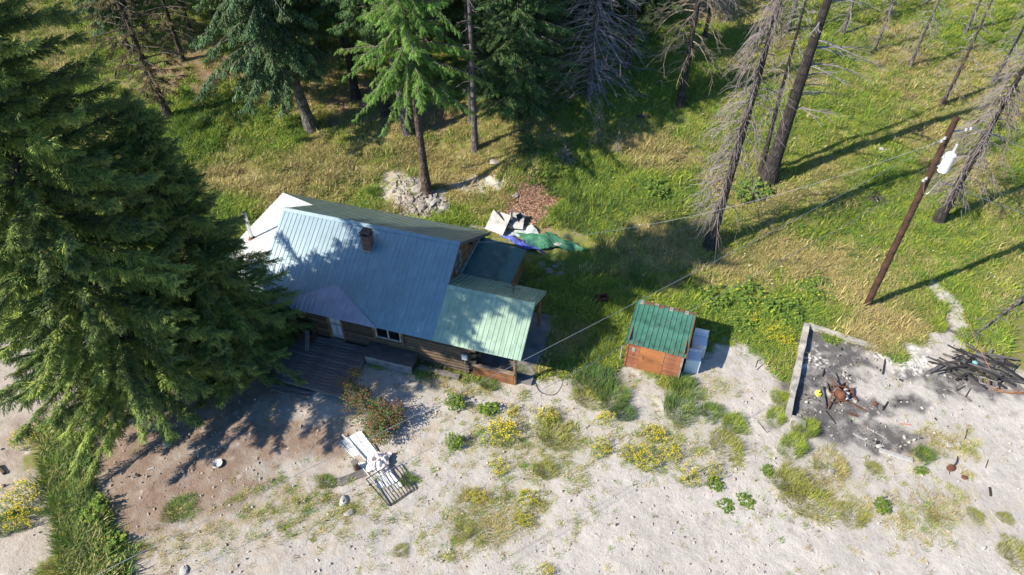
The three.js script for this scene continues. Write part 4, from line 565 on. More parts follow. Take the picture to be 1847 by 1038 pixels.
const clump = (k, p, r, h, l, sq) => plant(k, p, r, h, l, 'grass_clump', 'grass clump', sq), flower = (p, r, h, l, sq) => plant('flower', p, r, h, l, 'yellow_wildflower', 'wildflowers', sq), weed = (p, r, h, l, sq) => plant('leafy', p, r, h, l, 'leafy_weed', 'weed', sq);
clump('teal', [3.84, -20.29], 0.95, 0.85, 'tall blue green grass clump right of the black hose');
clump('green', [4.59, -19.32], 0.9, 0.7, 'green grass clump midway between the porch and the shed front');
clump('teal', [5, -18.45], 0.6, 0.6, 'dark green grass clump at the lower end of the patch before the shed');
clump('olive', [3.46, -19.32], 0.8, 0.4, 'flattened brownish grass clump inside the patch right of the hose');
clump('green', [7.92, -19.95], 0.75, 0.6, 'green grass clump just below the washing machines');
clump('green', [7.46, -18.76], 0.95, 0.75, 'largest dark green grass clump below the shed door');
clump('green', [8.86, -18.54], 0.65, 0.55, 'green grass clump right of the largest dark green clump');
clump('lime', [9.74, -17.85], 0.7, 0.55, 'round yellow green clump farthest right of the row below the shed');
clump('olive', [9.23, -16.71], 0.85, 0.45, 'brownish grass clump below the row in front of the shed');
clump('lime', [12.24, -19.25], 0.5, 0.5, 'yellow green grass along the left side of the concrete foundation');
clump('lime', [11.76, -18.24], 0.55, 0.5, 'yellow green grass at the lower left corner of the concrete foundation');
clump('lime', [12.9, -17.56], 0.6, 0.65, 'bright tall grass over the short end of the foundation wall');
clump('lime', [12.08, -16.71], 0.7, 0.6, 'bright grass clump just below the foundation corner');
clump('olive', [11.41, -15.01], 0.9, 0.5, 'large brownish green clump in the open sand left of the sand ridge');
clump('olive', [11.95, -14.18], 1.0, 0.4, 'spreading brown grass clump below the large brownish green one');
clump('dry', [13.36, -15.71], 0.9, 0.35, 'dry yellow grass below the burnt foundation floor');
clump('olive', [13.51, -13.58], 0.7, 0.3, 'flat yellow brown clump in the lower right sand');
clump('olive', [15.1, -15.71], 0.4, 0.25, 'small faded grass tuft left of the broken white slab');
clump('green', [17.45, -16.33], 0.5, 0.5, 'green clump right of the broken white slab');
clump('pink', [16.88, -13.87], 0.9, 0.25, 'pinkish dry weed patch in the lower right sand');
clump('olive', [18.99, -11.96], 0.7, 0.35, 'yellowish clump in the bottom right corner');
clump('olive', [19.4, -13.47], 0.3, 0.25, 'small tuft near the right edge above the bottom corner clump');
clump('olive', [18.3, -13.54], 0.35, 0.25, 'small tuft left of the tuft near the right edge');
clump('green', [-13.27, -13.83], 0.75, 0.3, 'low green grass patch in the brown needle litter');
clump('olive', [-4.24, -12.11], 0.35, 0.25, 'small green tuft at the bottom edge below the iron railing');
clump('green', [-7.6, -15.06], 0.4, 0.25, 'small grass tuft beside the flat grey board');
clump('green', [-4.3, -15.11], 0.4, 0.4, 'green grass growing through the iron railing');
clump('green', [0.3, -20.89], 0.4, 0.45, 'bright grass clump at the foot of the porch post');
clump('green', [-1.12, -20.13], 0.5, 0.4, 'grass clump below the orange porch wall');
clump('green', [2.01, -21.03], 0.45, 0.45, 'grass clump on the shadow edge between the porch and the hose');
clump('olive', [1.84, -17.22], 0.9, 0.45, 'olive grass mound between the yellow wildflowers');
clump('olive', [1.42, -15.58], 0.6, 0.4, 'olive clump below the olive grass mound');
clump('dry', [-1.64, -14.19], 0.7, 0.3, 'straw coloured clump in the middle of the lower yard');
clump('dry', [-.72, -12.89], 0.8, 0.25, 'straw coloured patch near the bottom edge');
clump('olive', [-1.9, -12.89], 0.5, 0.3, 'faded clump left of the straw coloured patch near the bottom');
clump('green', [7.06, -27.18], 1.0, 0.8, 'tall grass behind the shed on the shadow edge');
clump('lime', [5.34, -24.41], 1.1, 0.9, 'bright tall grass just left of the shed');
clump('green', [4.4, -22.53], 0.9, 0.9, 'tall seeding grass between the shed and the shaded grass');
clump('green', [3.64, -21.64], 0.7, 0.8, 'tall grass left of the white pipe by the shed');
clump('green', [4.22, -32.99], 1.3, 1.2, 'tall bright green grass stand right of the earth mound');
clump('green', [3.44, -31.82], 1.0, 1.0, 'tall green grass below the bright stand by the mound');
clump('lime', [-3.58, -32.39], 0.8, 0.6, 'bright grass behind the cabin eave below the pale rocks');
clump('green', [-8.47, -34.62], 0.5, 0.7, 'green weed clump left of the pale rocks');
clump('green', [-21.01, -40.33], 1.4, 0.9, 'shaded green undergrowth right of the sparse brownish spruce');
clump('lime', [21.43, -23.82], 0.6, 0.6, 'yellow green tuft beside the bare track above the wood pile');
weed([10.47, -25.56], 1.3, 1.0, 'leafy green bush behind the shed roof corner', 0.7);
weed([12.3, -25.95], 1.2, 0.9, 'leafy green bush right of the bush behind the shed');
weed([13.93, -24.97], 1.2, 0.9, 'leafy green bush above the foundation corner');
weed([16.12, -26.54], 1.1, 0.7, 'leafy green bush left of the utility pole foot');
weed([11.83, -24.01], 1.0, 0.7, 'low leafy weeds above the shed shadow');
weed([8.52, -33.19], 1.0, 0.9, 'dark leafy bush on the slope right of the tall grass stand');
weed([14.06, -33.08], 1.3, 0.9, 'dark leafy bush between the drooping dead tree and the burnt trunk');
weed([-2.47, -16.8], 0.4, 1.0, 'tall thin green weed standing alone in the yard');
weed([-2.55, -19.01], 0.5, 0.8, 'green weed in the shade edge right of the red leaved shrub');
weed([-1.04, -18.7], 0.5, 0.6, 'green weed above the yellow wildflowers nearest the shrub');
weed([8.37, -14.93], 0.4, 0.3, 'small bright leafy weed below the rightmost wildflowers');
weed([8.59, -13.94], 0.38, 0.2, 'low leafy weed in the open sand below the wildflowers');
weed([9.39, -14.18], 0.4, 0.18, 'low leafy weed just right of another in the open sand');
weed([10.61, -15.58], 0.3, 0.25, 'small green weed left of the large brownish clump');
weed([14.74, -13.94], 0.4, 0.35, 'small green weed right of the flat yellow brown clump');
weed([17.01, -15.58], 0.3, 0.25, 'tiny green weed below the clump by the white slab');
weed([15.87, -23.07], 0.5, 0.3, 'green weed inside the upper corner of the foundation');
weed([-16.51, -13.59], 0.7, 0.8, 'leafy weeds on the shaded side of the tall grass strip');
weed([-15.42, -12.33], 0.7, 0.6, 'leafy weeds at the lower end of the tall grass strip');
flower([-.45, -17.37], 0.85, 0.9, 'fullest yellow wildflower clump, below the cabin porch');
flower([1.52, -18.19], 0.6, 0.8, 'yellow wildflowers at the top of the olive grass mound');
flower([4.09, -18.09], 0.5, 0.6, 'yellow wildflowers right of the olive grass mound');
flower([3.83, -16.66], 0.6, 0.6, 'yellow wildflowers below those right of the olive mound');
flower([5.63, -15.98], 0.75, 0.7, 'yellow wildflowers left of the brownish clump in front of the shed');
flower([4.87, -16.38], 0.5, 0.5, 'thin yellow wildflowers at the left of that before the shed');
flower([6.8, -16.38], 0.55, 0.55, 'yellow wildflowers above the two brightest clumps in the sand');
flower([7.28, -15.19], 0.55, 0.7, 'brightest yellow wildflowers at the edge of the open sand');
flower([8.34, -15.52], 0.5, 0.55, 'yellow wildflowers just right of the brightest ones');
flower([6.19, -17.36], 0.6, 0.5, 'yellow and green weeds between the hose patch and the dark green clump');
flower([0.04, -18.55], 0.4, 0.5, 'small yellow wildflower tuft above the fullest clump');
flower([-.54, -15.71], 0.5, 0.45, 'thin yellow wildflowers right below the fullest clump');
flower([-1.37, -14.31], 0.5, 0.45, 'thin yellow wildflowers in the lower middle yard', 0.8);
flower([0.47, -13.35], 0.45, 0.45, 'yellow tinged weed near the bottom centre');
flower([0.7, -14.31], 0.5, 0.4, 'pale yellow weeds in the bottom centre sand');
flower([1.27, -11.32], 0.4, 0.4, 'yellow wildflowers cut by the bottom edge');
flower([-19.74, -14.31], 0.9, 0.8, 'bright yellow wildflowers at the left edge beside the grass strip');
flower([-19.13, -13.35], 0.7, 0.7, 'yellow wildflowers below the bright ones at the left edge');
flower([-21.15, -17.22], 0.7, 0.5, 'yellow wildflowers at the left edge under the spruce boughs');
flower([13.11, -23.07], 0.9, 0.6, 'yellow wildflowers in the grass above the foundation');
flower([12.07, -24.39], 0.7, 0.5, 'scattered yellow wildflowers by the leafy bushes');
clump('green', [-18.91, -15.58], 1.0, 0.8, 'tall dark grass at the upper end of the grass strip');
clump('green', [-17.73, -14.07], 1.0, 0.75, 'tall dark grass in the middle of the grass strip');
clump('green', [-16.64, -12.44], 1.1, 0.7, 'tall dark grass in the lower part of the grass strip');
clump('olive', [-16.75, -11.36], 0.9, 0.6, 'olive grass at the bottom edge of the grass strip');
clump('green', [-19.72, -13.24], 0.7, 0.5, 'dark grass at the left edge below the wildflowers');
// flecks of white blossom on the slope
{
  const r = rng(130), m = new MB(); for (let k = 0; k < 260; k++) { const z = -26 - 20 * r(), x = 2 + 30 * r() , w = 0.025 + 0.03 * r(), y = terrain(x, z) + 0.2 + 0.15 * r(); if (zones(x, z).sand > 0.2 || vnoise(x * 0.4, z * 0.4) < 0.5 || inShed(x, z)) continue; m.face([0, 1, 2, 3, 4].map((s) => [x + Math.cos(s * 1.257) * w, y, z + Math.sin(s * 1.257) * w])); }
  tag(mesh('white_blossom', m.geo(), PETALW), 'white blossom flecks scattered through the hillside grass', 'blossom', null, 'stuff');
}
// the shrub with red and green leaves
{
  const r = rng(140), o = thing('red_leaved_shrub', 'shrub with green and rusty red leaves above the pile of white siding', 'shrub', [-6.1, 0, -18.0]), st = new MB(), lf = new MB();
  const blobs = [[-0.95, 1.2, -1.2, 0.75], [-0.75, 0.9, -0.6, 0.75], [-0.2, 0.95, -0.3, 0.8], [0.1, 0.85, 0.25, 0.8], [0.55, 0.8, 0.2, 0.75], [0.85, 0.65, -0.1, 0.6], [0.35, 0.55, 0.75, 0.6]];
  for (const [bx, by, bz, br] of blobs) for (let k = 0; k < 22; k++) {
    const a = r() * 6.28, u = r() * 2 - 1, s = br * Math.cbrt(r()), e = [bx + Math.cos(a) * Math.sqrt(1 - u * u) * s, Math.max(0.1, by + u * s), bz + Math.sin(a) * Math.sqrt(1 - u * u) * s]; st.tube([[bx * 0.3, 0, bz * 0.35], [mix(bx * 0.35, e[0], 0.55), e[1] * 0.6, mix(bz * 0.35, e[2], 0.55)], e], [0.012, 0.004], 3, false);
    for (let g = 0; g < 34; g++) { const q = 0.22 * Math.cbrt(r()), f = r() * 6.28, px = e[0] + Math.cos(f) * q, py = Math.max(0.05, e[1] + (r() - 0.5) * 0.34), pz = e[2] + Math.sin(f) * q, az = r() * 6.28, l = 0.05 + 0.05 * r(), w = l * 0.38, t = (r() - 0.4) * 0.8, ca = Math.cos(az), sa = Math.sin(az), red = r() < 0.3 + 0.25 * vnoise(e[0] * 3 + 9, e[2] * 3 + 9), v = 0.7 + 0.6 * r(); lf.col = red ? [0.3 * v, 0.12 * v, 0.045 * v] : [0.075 * v, 0.15 * v, 0.03 * v]; lf.face([[px, py, pz], [px + ca * l * 0.5 - sa * w, py + t * l * 0.5, pz + sa * l * 0.5 + ca * w], [px + ca * l, py + t * l, pz + sa * l], [px + ca * l * 0.5 + sa * w, py + t * l * 0.5, pz + sa * l * 0.5 - ca * w]]); }
  }
  mesh('stems', st.geo(), TWIG.pale, o, 'stuff'); mesh('leaves', lf.geo(), LEAF, o, 'stuff');
}

// ---------------------------------------------------------------- the small red shed
{
  const r = rng(150), W = 2.5, D = 2.35, F = 1.72, B = 2.02, sh = thing('red_shed', 'small red wooden shed with a green ribbed metal roof', 'shed', [5.39, 0, -21.29], -0.344), pick = (a) => a[Math.floor(r() * a.length)];
  
  const reds = [[0.7, 0.26, 0.13], [0.63, 0.22, 0.105], [0.75, 0.31, 0.16]].map((c) => M(c, { map: rep(T.wood, 0.8, 2), roughness: 0.8 }));
  const d0 = 0.56, d1 = 1.72;
  for (let y = 0.05, k = 0; y < F - 0.02; y += 0.145, k++) for (const [a, b] of [[0, d0], [d1, W]]) mesh('siding_board', boxGeo(b - a, 0.138, 0.025).translate((a + b) / 2, y + 0.07, (k % 2) * 0.005), pick(reds), sh);
  for (const x of [0, W]) for (let y = 0.05, k = 0; y < 1.85; y += 0.145, k++) mesh('siding_board', boxGeo(0.025, 0.138, D - 0.05).translate(x + (x ? 1 : -1) * (0.012 + (k % 2) * 0.004), y + 0.07, -D / 2), pick(reds), sh);
  mesh('back_wall', boxGeo(W, B - 0.1, 0.03).translate(W / 2, B / 2, -D), reds[1], sh);
  const dr = mesh('door', bevelBox(d1 - d0 - 0.02, F - 0.12, 0.03, 0.006).translate((d0 + d1) / 2, F / 2, 0.012), M([0.62, 0.24, 0.085], { map: rep(T.blotch, 0.5, 0.5), roughness: 0.7 }), sh);
  for (const y of [0.35, 0.9, 1.42]) mesh('hinge', boxGeo(0.14, 0.04, 0.012).translate(d1 - 0.04, y, 0.036), MAT.zinc, dr);
  { const p = []; for (let a = 0; a <= 8; a++) p.push([d0 + 0.14 + 0.05 * Math.sin(a / 8 * Math.PI), 0.98 + 0.1 * Math.cos(a / 8 * Math.PI), 0.05 + 0.03 * Math.sin(a / 8 * Math.PI)]); mesh('door_handle', new MB().tube(p, 0.012, 5).geo(), MAT.zinc, dr); }
  for (const x of [-0.02, W + 0.02]) mesh('corner_board', boxGeo(0.09, F, 0.09).translate(x, F / 2, 0.0), x > 1 ? M([0.6, 0.5, 0.44], { map: rep(T.wood, 2, 1) }) : reds[1], sh);
  mesh('notice', boxGeo(0.13, 0.26, 0.008).translate(0.27, 1.32, 0.03), MAT.white, sh); mesh('knob', new THREE.SphereGeometry(0.03, 8, 6).translate(0.3, 0.98, 0.03), MAT.dark, sh);
  const k = (B - F) / D, y0 = B + 0.06; roofPlane(sh, 'roof_panel', [-0.14, y0 + k * 0.18, -D - 0.18], [1, 0, 0], [0, -k, 1], 0, W + 0.26, () => 0, () => (D + 0.32) * Math.hypot(1, k), MAT.roofShed, 0.915, 0.229, 0.03);
  for (let n = 0; n < 7; n++) mesh('rafter', bar([0.05 + n * 0.4, F + 0.01, 0.1], [0.05 + n * 0.4, B + 0.01, -D - 0.1], 0.05, 0.07), reds[1], sh);
  const rust = M([0.3, 0.13, 0.07], { map: rep(T.blotch, 3), roughness: 0.95 }), pale = M([0.5, 0.42, 0.36], { map: rep(T.blotch, 3), roughness: 0.9 });
  for (let n = 0; n < 11; n++) { const x = 0.06 + n * 0.24, l = 0.1 + r() * 0.16; mesh('rust_strip', boxGeo(0.19, 0.004, l).rotateX(-Math.atan(-k)).translate(x, y0 + k * 0.16 - k * l / 2 + 0.03, -D - 0.16 + l / 2), n % 3 ? rust : pale, sh); }
  mesh('edge_board', bar([W + 0.14, y0 + k * 0.18 - 0.01, -D - 0.18], [W + 0.14, F + 0.03, 0.14], 0.05, 0.09), rust, sh); mesh('edge_board', bar([-0.16, y0 + k * 0.18 - 0.01, -D - 0.18], [-0.16, F + 0.03, 0.14], 0.03, 0.07), MAT.roofShed[0], sh);
}
// two white washing machines standing in the shade beside it
for (const [x, z, t, label, lid] of [[8.5, -21.15, -0.2, 'white washing machine nearer the camera, beside the red shed', 0], [9.0, -22.15, -0.3, 'white washing machine farther back beside the red shed, back panel raised', 1]]) {
  const w = thing('washing_machine', label, 'appliance', [x, 0, z], t, 'washing machines beside the shed'), m = M([0.8, 0.82, 0.85], { roughness: 0.35 });
  mesh('cabinet', bevelBox(0.68, 0.9, 0.68, 0.02).translate(0, 0.47, 0), m, w); mesh('lid', bevelBox(0.6, 0.02, 0.5, 0.006).translate(0, 0.93, 0.05), m, w); const c = mesh('control_panel', bevelBox(0.68, 0.16, 0.1, 0.015).translate(0, 1.0, -0.28), m, w); for (const s of [-0.2, 0, 0.22]) mesh('knob', new THREE.CylinderGeometry(0.03, 0.03, 0.03, 10).rotateX(Math.PI / 2).translate(s, 1.01, -0.215), MAT.zinc, c);
  if (lid) mesh('raised_panel', bevelBox(0.66, 0.4, 0.03, 0.008).rotateX(-0.12).translate(0, 1.1, -0.34), m, w); for (const s of [-1, 1]) mesh('foot', new THREE.CylinderGeometry(0.025, 0.03, 0.04, 8).translate(0.27 * s, 0.01, 0.27), MAT.dark, w);
}
{ const p = thing('white_pipe', 'upright white plastic pipe just left of the red shed', 'pipe', [5.18, 0, -21.6]); mesh('tube', new MB().tube([[0, -0.1, 0], [0.01, 1.05, 0]], 0.03, 8).geo(), MAT.white, p); mesh('cap', new MB().tube([[0.01, 1.04, 0], [0.01, 1.1, 0]], 0.038, 8).geo(), MAT.white, p); }
// ---------------------------------------------------------------- the burnt foundation
{
  const f = thing('concrete_foundation', 'low broken concrete foundation wall around burnt ground', 'foundation', [12.03, 0, -18.09]), off = (p) => [p[0] - 12.03, p[1] + 18.09];
  const wallRun = (pts, w, hs, name) => { const m = new MB(), r = rng(160 + pts.length), L = [], R = []; pts.forEach((p, k) => { const a = pts[Math.max(0, k - 1)], b = pts[Math.min(pts.length - 1, k + 1)], l = Math.hypot(b[0] - a[0], b[1] - a[1]), nx = -(b[1] - a[1]) / l * w / 2, nz = (b[0] - a[0]) / l * w / 2, j = 0.85 + 0.3 * r(); L.push([p[0] + nx * j, hs[k], p[1] + nz * j]); R.push([p[0] - nx * j, hs[k] - 0.02 + 0.04 * r(), p[1] - nz * j]); });
    const dn = (v) => [v[0], -0.1, v[2]]; for (let k = 0; k < pts.length - 1; k++) { m.face([L[k], L[k + 1], R[k + 1], R[k]]); m.face([L[k + 1], L[k], dn(L[k]), dn(L[k + 1])], [[k, 0], [k + 1, 0], [k + 1, 0.4], [k, 0.4]]); m.face([R[k], R[k + 1], dn(R[k + 1]), dn(R[k])], [[k, 0], [k + 1, 0], [k + 1, 0.4], [k, 0.4]]); } const e = pts.length - 1; m.face([L[0], R[0], dn(R[0]), dn(L[0])]); m.face([R[e], L[e], dn(L[e]), dn(R[e])]); mesh(name, m.geo(), MAT.concrete, f); };
  const seg = (a, b, n, wob) => { const r = rng(170 + n), o = []; for (let k = 0; k <= n; k++) o.push([mix(a[0], b[0], k / n) + (r() - 0.5) * wob, mix(a[1], b[1], k / n) + (r() - 0.5) * wob]); return o; };
  const c0 = off([12.16, -18.09]), c1 = off([14.78, -23.74]), c2 = off([18.72, -21.98]), c3 = off([12.91, -17.82]);
  wallRun(seg(c0, c1, 12, 0.03), 0.27, Array.from({ length: 13 }, (_, k) => 0.4 - 0.03 * (k % 3)), 'side_wall'); wallRun(seg([c1[0] + 0.1, c1[1] - 0.02], c2, 12, 0.04), 0.26, Array.from({ length: 13 }, (_, k) => 0.34 - 0.02 * k), 'rear_wall'); wallRun(seg([c0[0] + 0.12, c0[1] + 0.05], c3, 4, 0.04), 0.3, [0.38, 0.37, 0.33, 0.28, 0.2], 'front_wall');
}
function lump(name, label, category, [x, z], s, mat, seed, group, flat = 0.6, y = 0) {           // a knobbly stone or clod
  const r = rng(seed), g = new THREE.IcosahedronGeometry(1, 2), p = g.attributes.position, ax = 0.7 + 0.6 * r(), az = 0.7 + 0.6 * r();
  for (let k = 0; k < p.count; k++) { const a = p.getX(k), b = p.getY(k), c = p.getZ(k), d = 0.6 + 0.55 * vnoise(a * 1.7 + seed * 3.1 + c * 0.7, b * 1.7 + c * 1.5 + seed) + 0.18 * vnoise(a * 4.5 + c * 3, b * 4.5 + seed * 2); p.setXYZ(k, a * d * s * ax, b * d * s * flat, c * d * s * az); } g.computeVertexNormals();
  const o = mesh(name, g, mat); o.position.set(x, terrain(x, z) + y + s * flat * 0.3, z); o.rotation.y = r() * 6; return tag(o, label, category, group);
}
const STONE = [M([0.55, 0.5, 0.44], { map: rep(T.blotch, 2), bumpMap: T.fine, bumpScale: 0.03 }), M([0.46, 0.41, 0.36], { map: rep(T.blotch, 2), bumpMap: T.fine, bumpScale: 0.03 }), M([0.6, 0.57, 0.53], { map: rep(T.blotch, 2), bumpMap: T.fine, bumpScale: 0.03 })];
const CHALK = M([0.72, 0.71, 0.68], { map: rep(T.blotch, 3), roughness: 0.9 }), CHAR = [[0.05, 0.05, 0.053], [0.09, 0.087, 0.088], [0.19, 0.185, 0.185], [0.4, 0.39, 0.38]].map((c) => M(c, { map: rep(T.wood, 1, 2), roughness: 0.7, bumpMap: T.fine, bumpScale: 0.01 }));
// loose boards, sticks and scrap: a board from a to b, resting at height y
function plankThing(name, label, category, a, b, w, h, mat, y = 0, group, tilt = 0) {
  const cx = (a[0] + b[0]) / 2, cz = (a[1] + b[1]) / 2, L = Math.hypot(b[0] - a[0], b[1] - a[1]), o = mesh(name, bevelBox(L, h, w, Math.min(h, w) * 0.12), mat); o.position.set(cx, terrain(cx, cz) + y + h / 2, cz); o.rotation.set(0, -Math.atan2(b[1] - a[1], b[0] - a[0]), tilt, 'YXZ'); return tag(o, label, category, group);
}
// burnt lumber: charred boards heaped over one another
{
  const r = rng(180), c = [21.69, -21.01], lay = [[0.55, 34, 1.0], [0.75, 16, 0.6]];
  const label = 'charred black board in the burnt lumber pile at the right edge', grp = 'charred boards in the burnt pile';
  for (let k = 0; k < 60; k++) { const main = k % 3 !== 0, a = main ? 0.68 + (r() - 0.5) * 0.7 : -0.2 + (r() - 0.5) * 1.8, L = 0.7 + r() * 1.7, px = c[0] + (r() - 0.5) * 3.0 + 0.35, pz = c[1] + (r() - 0.5) * 1.7, dx = Math.cos(a) * L / 2, dz = Math.sin(a) * L / 2, core = Math.exp(-((px - c[0]) ** 2 / 1.6 + (pz - c[1]) ** 2 / 0.7)); plankThing('charred_board', label, 'board', [px - dx, pz - dz], [px + dx, pz + dz], 0.05 + r() * 0.1, 0.025 + r() * 0.05, CHAR[Math.floor(r() * 4)], 0.02 + core * 0.5 * r() + k * 0.002, grp, (r() - 0.5) * 0.3); }
  plankThing('grey_plank', 'pale grey plank sticking out of the burnt pile to the right', 'plank', [22.53, -21.81], [24.07, -21.42], 0.12, 0.03, MAT.greyWood, 0.3);
  plankThing('grey_plank', 'grey plank lying uphill of the burnt lumber pile', 'plank', [21.62, -23.74], [22.52, -23.07], 0.14, 0.03, MAT.greyWood, 0.05);
  plankThing('grey_plank', 'short grey plank at the left end of the burnt lumber pile', 'plank', [19.62, -20.78], [20.82, -21.39], 0.16, 0.04, M([0.3, 0.29, 0.3], { map: T.wood }), 0.12);
  const ld = thing('broken_ladder', 'broken pale wooden ladder frame lying below the burnt pile', 'ladder', [...[20.7, 0.06, -19.68]]); const [lx, , lz] = [...[20.7, 0.06, -19.68]], q = (u) => [u[0] - lx, 0, u[1] - lz], a0 = q([20.18, -20.02]), a1 = q([20.89, -19.16]), b0 = q([21, -20.12]), b1 = q([21.36, -19.69]), wd = M([0.6, 0.57, 0.53], { map: T.wood });
  mesh('rail', bar(a0, a1, 0.1, 0.05), wd, ld); mesh('rail', bar(b0, b1, 0.05, 0.04), wd, ld); for (const s of [0.35, 0.75]) mesh('rung', bar([mix(a0[0], a1[0], s), 0.02, mix(a0[2], a1[2], s)], [mix(b0[0], b1[0], s - 0.2), 0.02, mix(b0[2], b1[2], s - 0.2)], 0.04, 0.03), CHAR[2], ld);
  const fr = thing('broken_window_frame', 'small pale wooden sash frame lying on the burnt lumber pile', 'frame', [...[21.96, 0.35, -20.03]], -0.5); for (const [a, b] of [[[-0.35, 0, -0.2], [0.35, 0, -0.2]], [[-0.35, 0, 0.2], [0.35, 0, 0.2]], [[-0.35, 0.01, -0.2], [-0.35, 0.01, 0.2]], [[0.35, 0.01, -0.2], [0.35, 0.01, 0.2]], [[0, 0.01, -0.2], [0, 0.01, 0.2]]]) mesh('stile', bar(a, b, 0.05, 0.035), wd, fr);
  const rod = M([0.36, 0.17, 0.08], { roughness: 0.9 }); const sp = thing('bent_rusty_rods', 'bunch of bent rusty rods at the right end of the burnt pile', 'scrap metal', [...[23.09, 0, -20.05]]); for (let k = 0; k < 7; k++) { const p = [], w = 0.5 + r() * 0.5, s = r() * 0.6; for (let n = 0; n <= 10; n++) { const f = s + n / 10 * (3.4 + r() * 0.4); p.push([Math.cos(f) * w * 1.1, 0.05 + 0.16 * r() * Math.sin(n / 10 * 3.1), Math.sin(f) * w * 0.55]); } mesh('rod', new MB().tube(p, 0.013, 4).geo(), rod, sp); }
  const lr = thing('long_rusty_wire', 'long thin rusty wire arching over the burnt lumber pile', 'wire', [...[22.45, 0, -21.33]]), [wx, , wz] = [...[22.45, 0, -21.33]], pts = [[...[22.4, 0.4, -20.58]], [...[22.1, 0.9, -21.58]], [...[22.49, 0.7, -23.03]], [...[23.28, 0.15, -24.93]]].map((p) => [p[0] - wx, p[1], p[2] - wz]); mesh('strand', new MB().tube(new THREE.CatmullRomCurve3(pts.map((p) => new THREE.Vector3(...p))).getPoints(16).map((p) => [p.x, p.y, p.z]), 0.013, 4).geo(), rod, lr);
  lump('teal_scrap', 'small turquoise scrap caught in the burnt lumber pile', 'scrap', [21.85, -21.12], 0.13, M([0.2, 0.55, 0.55]), 181, null, 0.3, 0.42);
  // plaster rubble left of the pile
  for (let k = 0; k < 26; k++) { const p = [19.25, -21.46]; lump('plaster_chunk', 'white plaster chunk in the rubble left of the burnt pile', 'rubble', [p[0] + (r() - 0.5) * 2.4, p[1] + (r() - 0.5) * 1.6], 0.04 + r() * r() * 0.17, CHALK, 190 + k, 'white plaster rubble', 0.5); }
}
// the rusty heap in the middle of the burnt floor
{
  const [cx, cz] = [14.96, -19.44], r = rng(220), o = thing('rusty_scrap_heap', 'heap of rusty tank, pipes and bent sheet in the burnt foundation', 'scrap metal', [cx, 0, cz]);
  { const pr = [[0, -0.28], [0.12, -0.27], [0.2, -0.2], [0.23, -0.05], [0.22, 0.12], [0.16, 0.22], [0.05, 0.26], [0, 0.26]].map(([a, b]) => new THREE.Vector2(a, b)); mesh('tank', new THREE.LatheGeometry(pr, 16).rotateX(1.2).rotateY(0.3).translate(0.0, 0.24, 0.05), MAT.rust, o); }
  for (const [a, b, w] of [[[-0.75, 0.1, 0.75], [-0.2, 0.4, -0.35], 0.06], [[-0.1, 0.2, 0.2], [0.95, 0.06, 0.85], 0.05], [[-0.25, 0.45, -0.75], [0.1, 0.3, 0.1], 0.07], [[0.5, 0.1, -0.5], [0.75, 0.1, 0.3], 0.05], [[-0.8, 0.05, 0.45], [0.2, 0.2, 0.3], 0.035], [[-0.3, 0.25, -0.5], [0.3, 0.4, -0.25], 0.04], [[-0.5, 0.3, -0.1], [-0.1, 0.12, 0.45], 0.04]]) mesh('pipe', new MB().tube([a, [(a[0] + b[0]) / 2, (a[1] + b[1]) / 2 + 0.04, (a[2] + b[2]) / 2], b], w * 0.55, 6).geo(), MAT.rust, o);
  for (const [x, z, s, t] of [[-0.35, -0.4, 0.42, 0.4], [0.5, -0.15, 0.5, -0.6], [0.35, -0.45, 0.4, 0.2]]) { const g = new THREE.PlaneGeometry(s, s * 0.8, 6, 6), p = g.attributes.position; for (let k = 0; k < p.count; k++) p.setZ(k, 0.12 * (vnoise(p.getX(k) * 7 + x * 9, p.getY(k) * 7) - 0.4)); g.computeVertexNormals(); mesh('bent_sheet', g.rotateX(-1.1 + t).rotateY(t * 3).translate(x, 0.2, z), MAT.rust, o); }
  const al = M([0.6, 0.62, 0.66], { metalness: 0.5, roughness: 0.45 }); for (let k = 0; k < 4; k++) { const g = new THREE.PlaneGeometry(0.4, 0.34, 7, 7), p = g.attributes.position; for (let n = 0; n < p.count; n++) p.setZ(n, 0.2 * (vnoise(p.getX(n) * 11 + k * 5, p.getY(n) * 11) - 0.4)); g.computeVertexNormals(); mesh('crumpled_foil', g.rotateX(-1.2 + k * 0.25).rotateY(k * 1.3).translate(0.32 + (r() - 0.5) * 0.3, 0.24, -0.02 + (r() - 0.5) * 0.3), k === 2 ? MAT.black : al, o); }
}
{ const [x, z] = [14.03, -19.54], o = thing('yellow_container', 'small yellow plastic container on the burnt foundation floor', 'container', [x, 0, z], 0.1), y = M([0.75, 0.72, 0.12], { roughness: 0.4 }); mesh('body', bevelBox(0.16, 0.22, 0.26, 0.015).translate(0, 0.14, 0), y, o); mesh('cap', new THREE.CylinderGeometry(0.03, 0.03, 0.05, 8).translate(0, 0.28, 0.06), MAT.dark, o); }
plankThing('charred_plank', 'half burnt grey plank left of the rusty heap', 'plank', [14.34, -19.95], [14.1, -18.75], 0.1, 0.12, M([0.34, 0.33, 0.36], { map: T.wood }), 0.02);
plankThing('charred_stick', 'charred stick below the rusty heap', 'stick', [14.11, -18.63], [14.31, -17.91], 0.05, 0.04, CHAR[0]);
plankThing('charred_stick', 'charred stick above the yellow container', 'stick', [14.61, -20.61], [14.86, -21.05], 0.06, 0.05, CHAR[0]);
plankThing('charred_stick', 'thin charred stick above the rusty heap', 'stick', [15.31, -20.81], [15.3, -20.34], 0.04, 0.03, CHAR[0]);
plankThing('charred_stick', 'upright looking charred stick near the middle rear of the floor', 'stick', [17.48, -20.74], [17.98, -21.67], 0.06, 0.05, CHAR[1]);
plankThing('charred_stick', 'charred stick right of the rusty heap', 'stick', [16.66, -18.66], [17.09, -19.13], 0.06, 0.05, CHAR[0]);
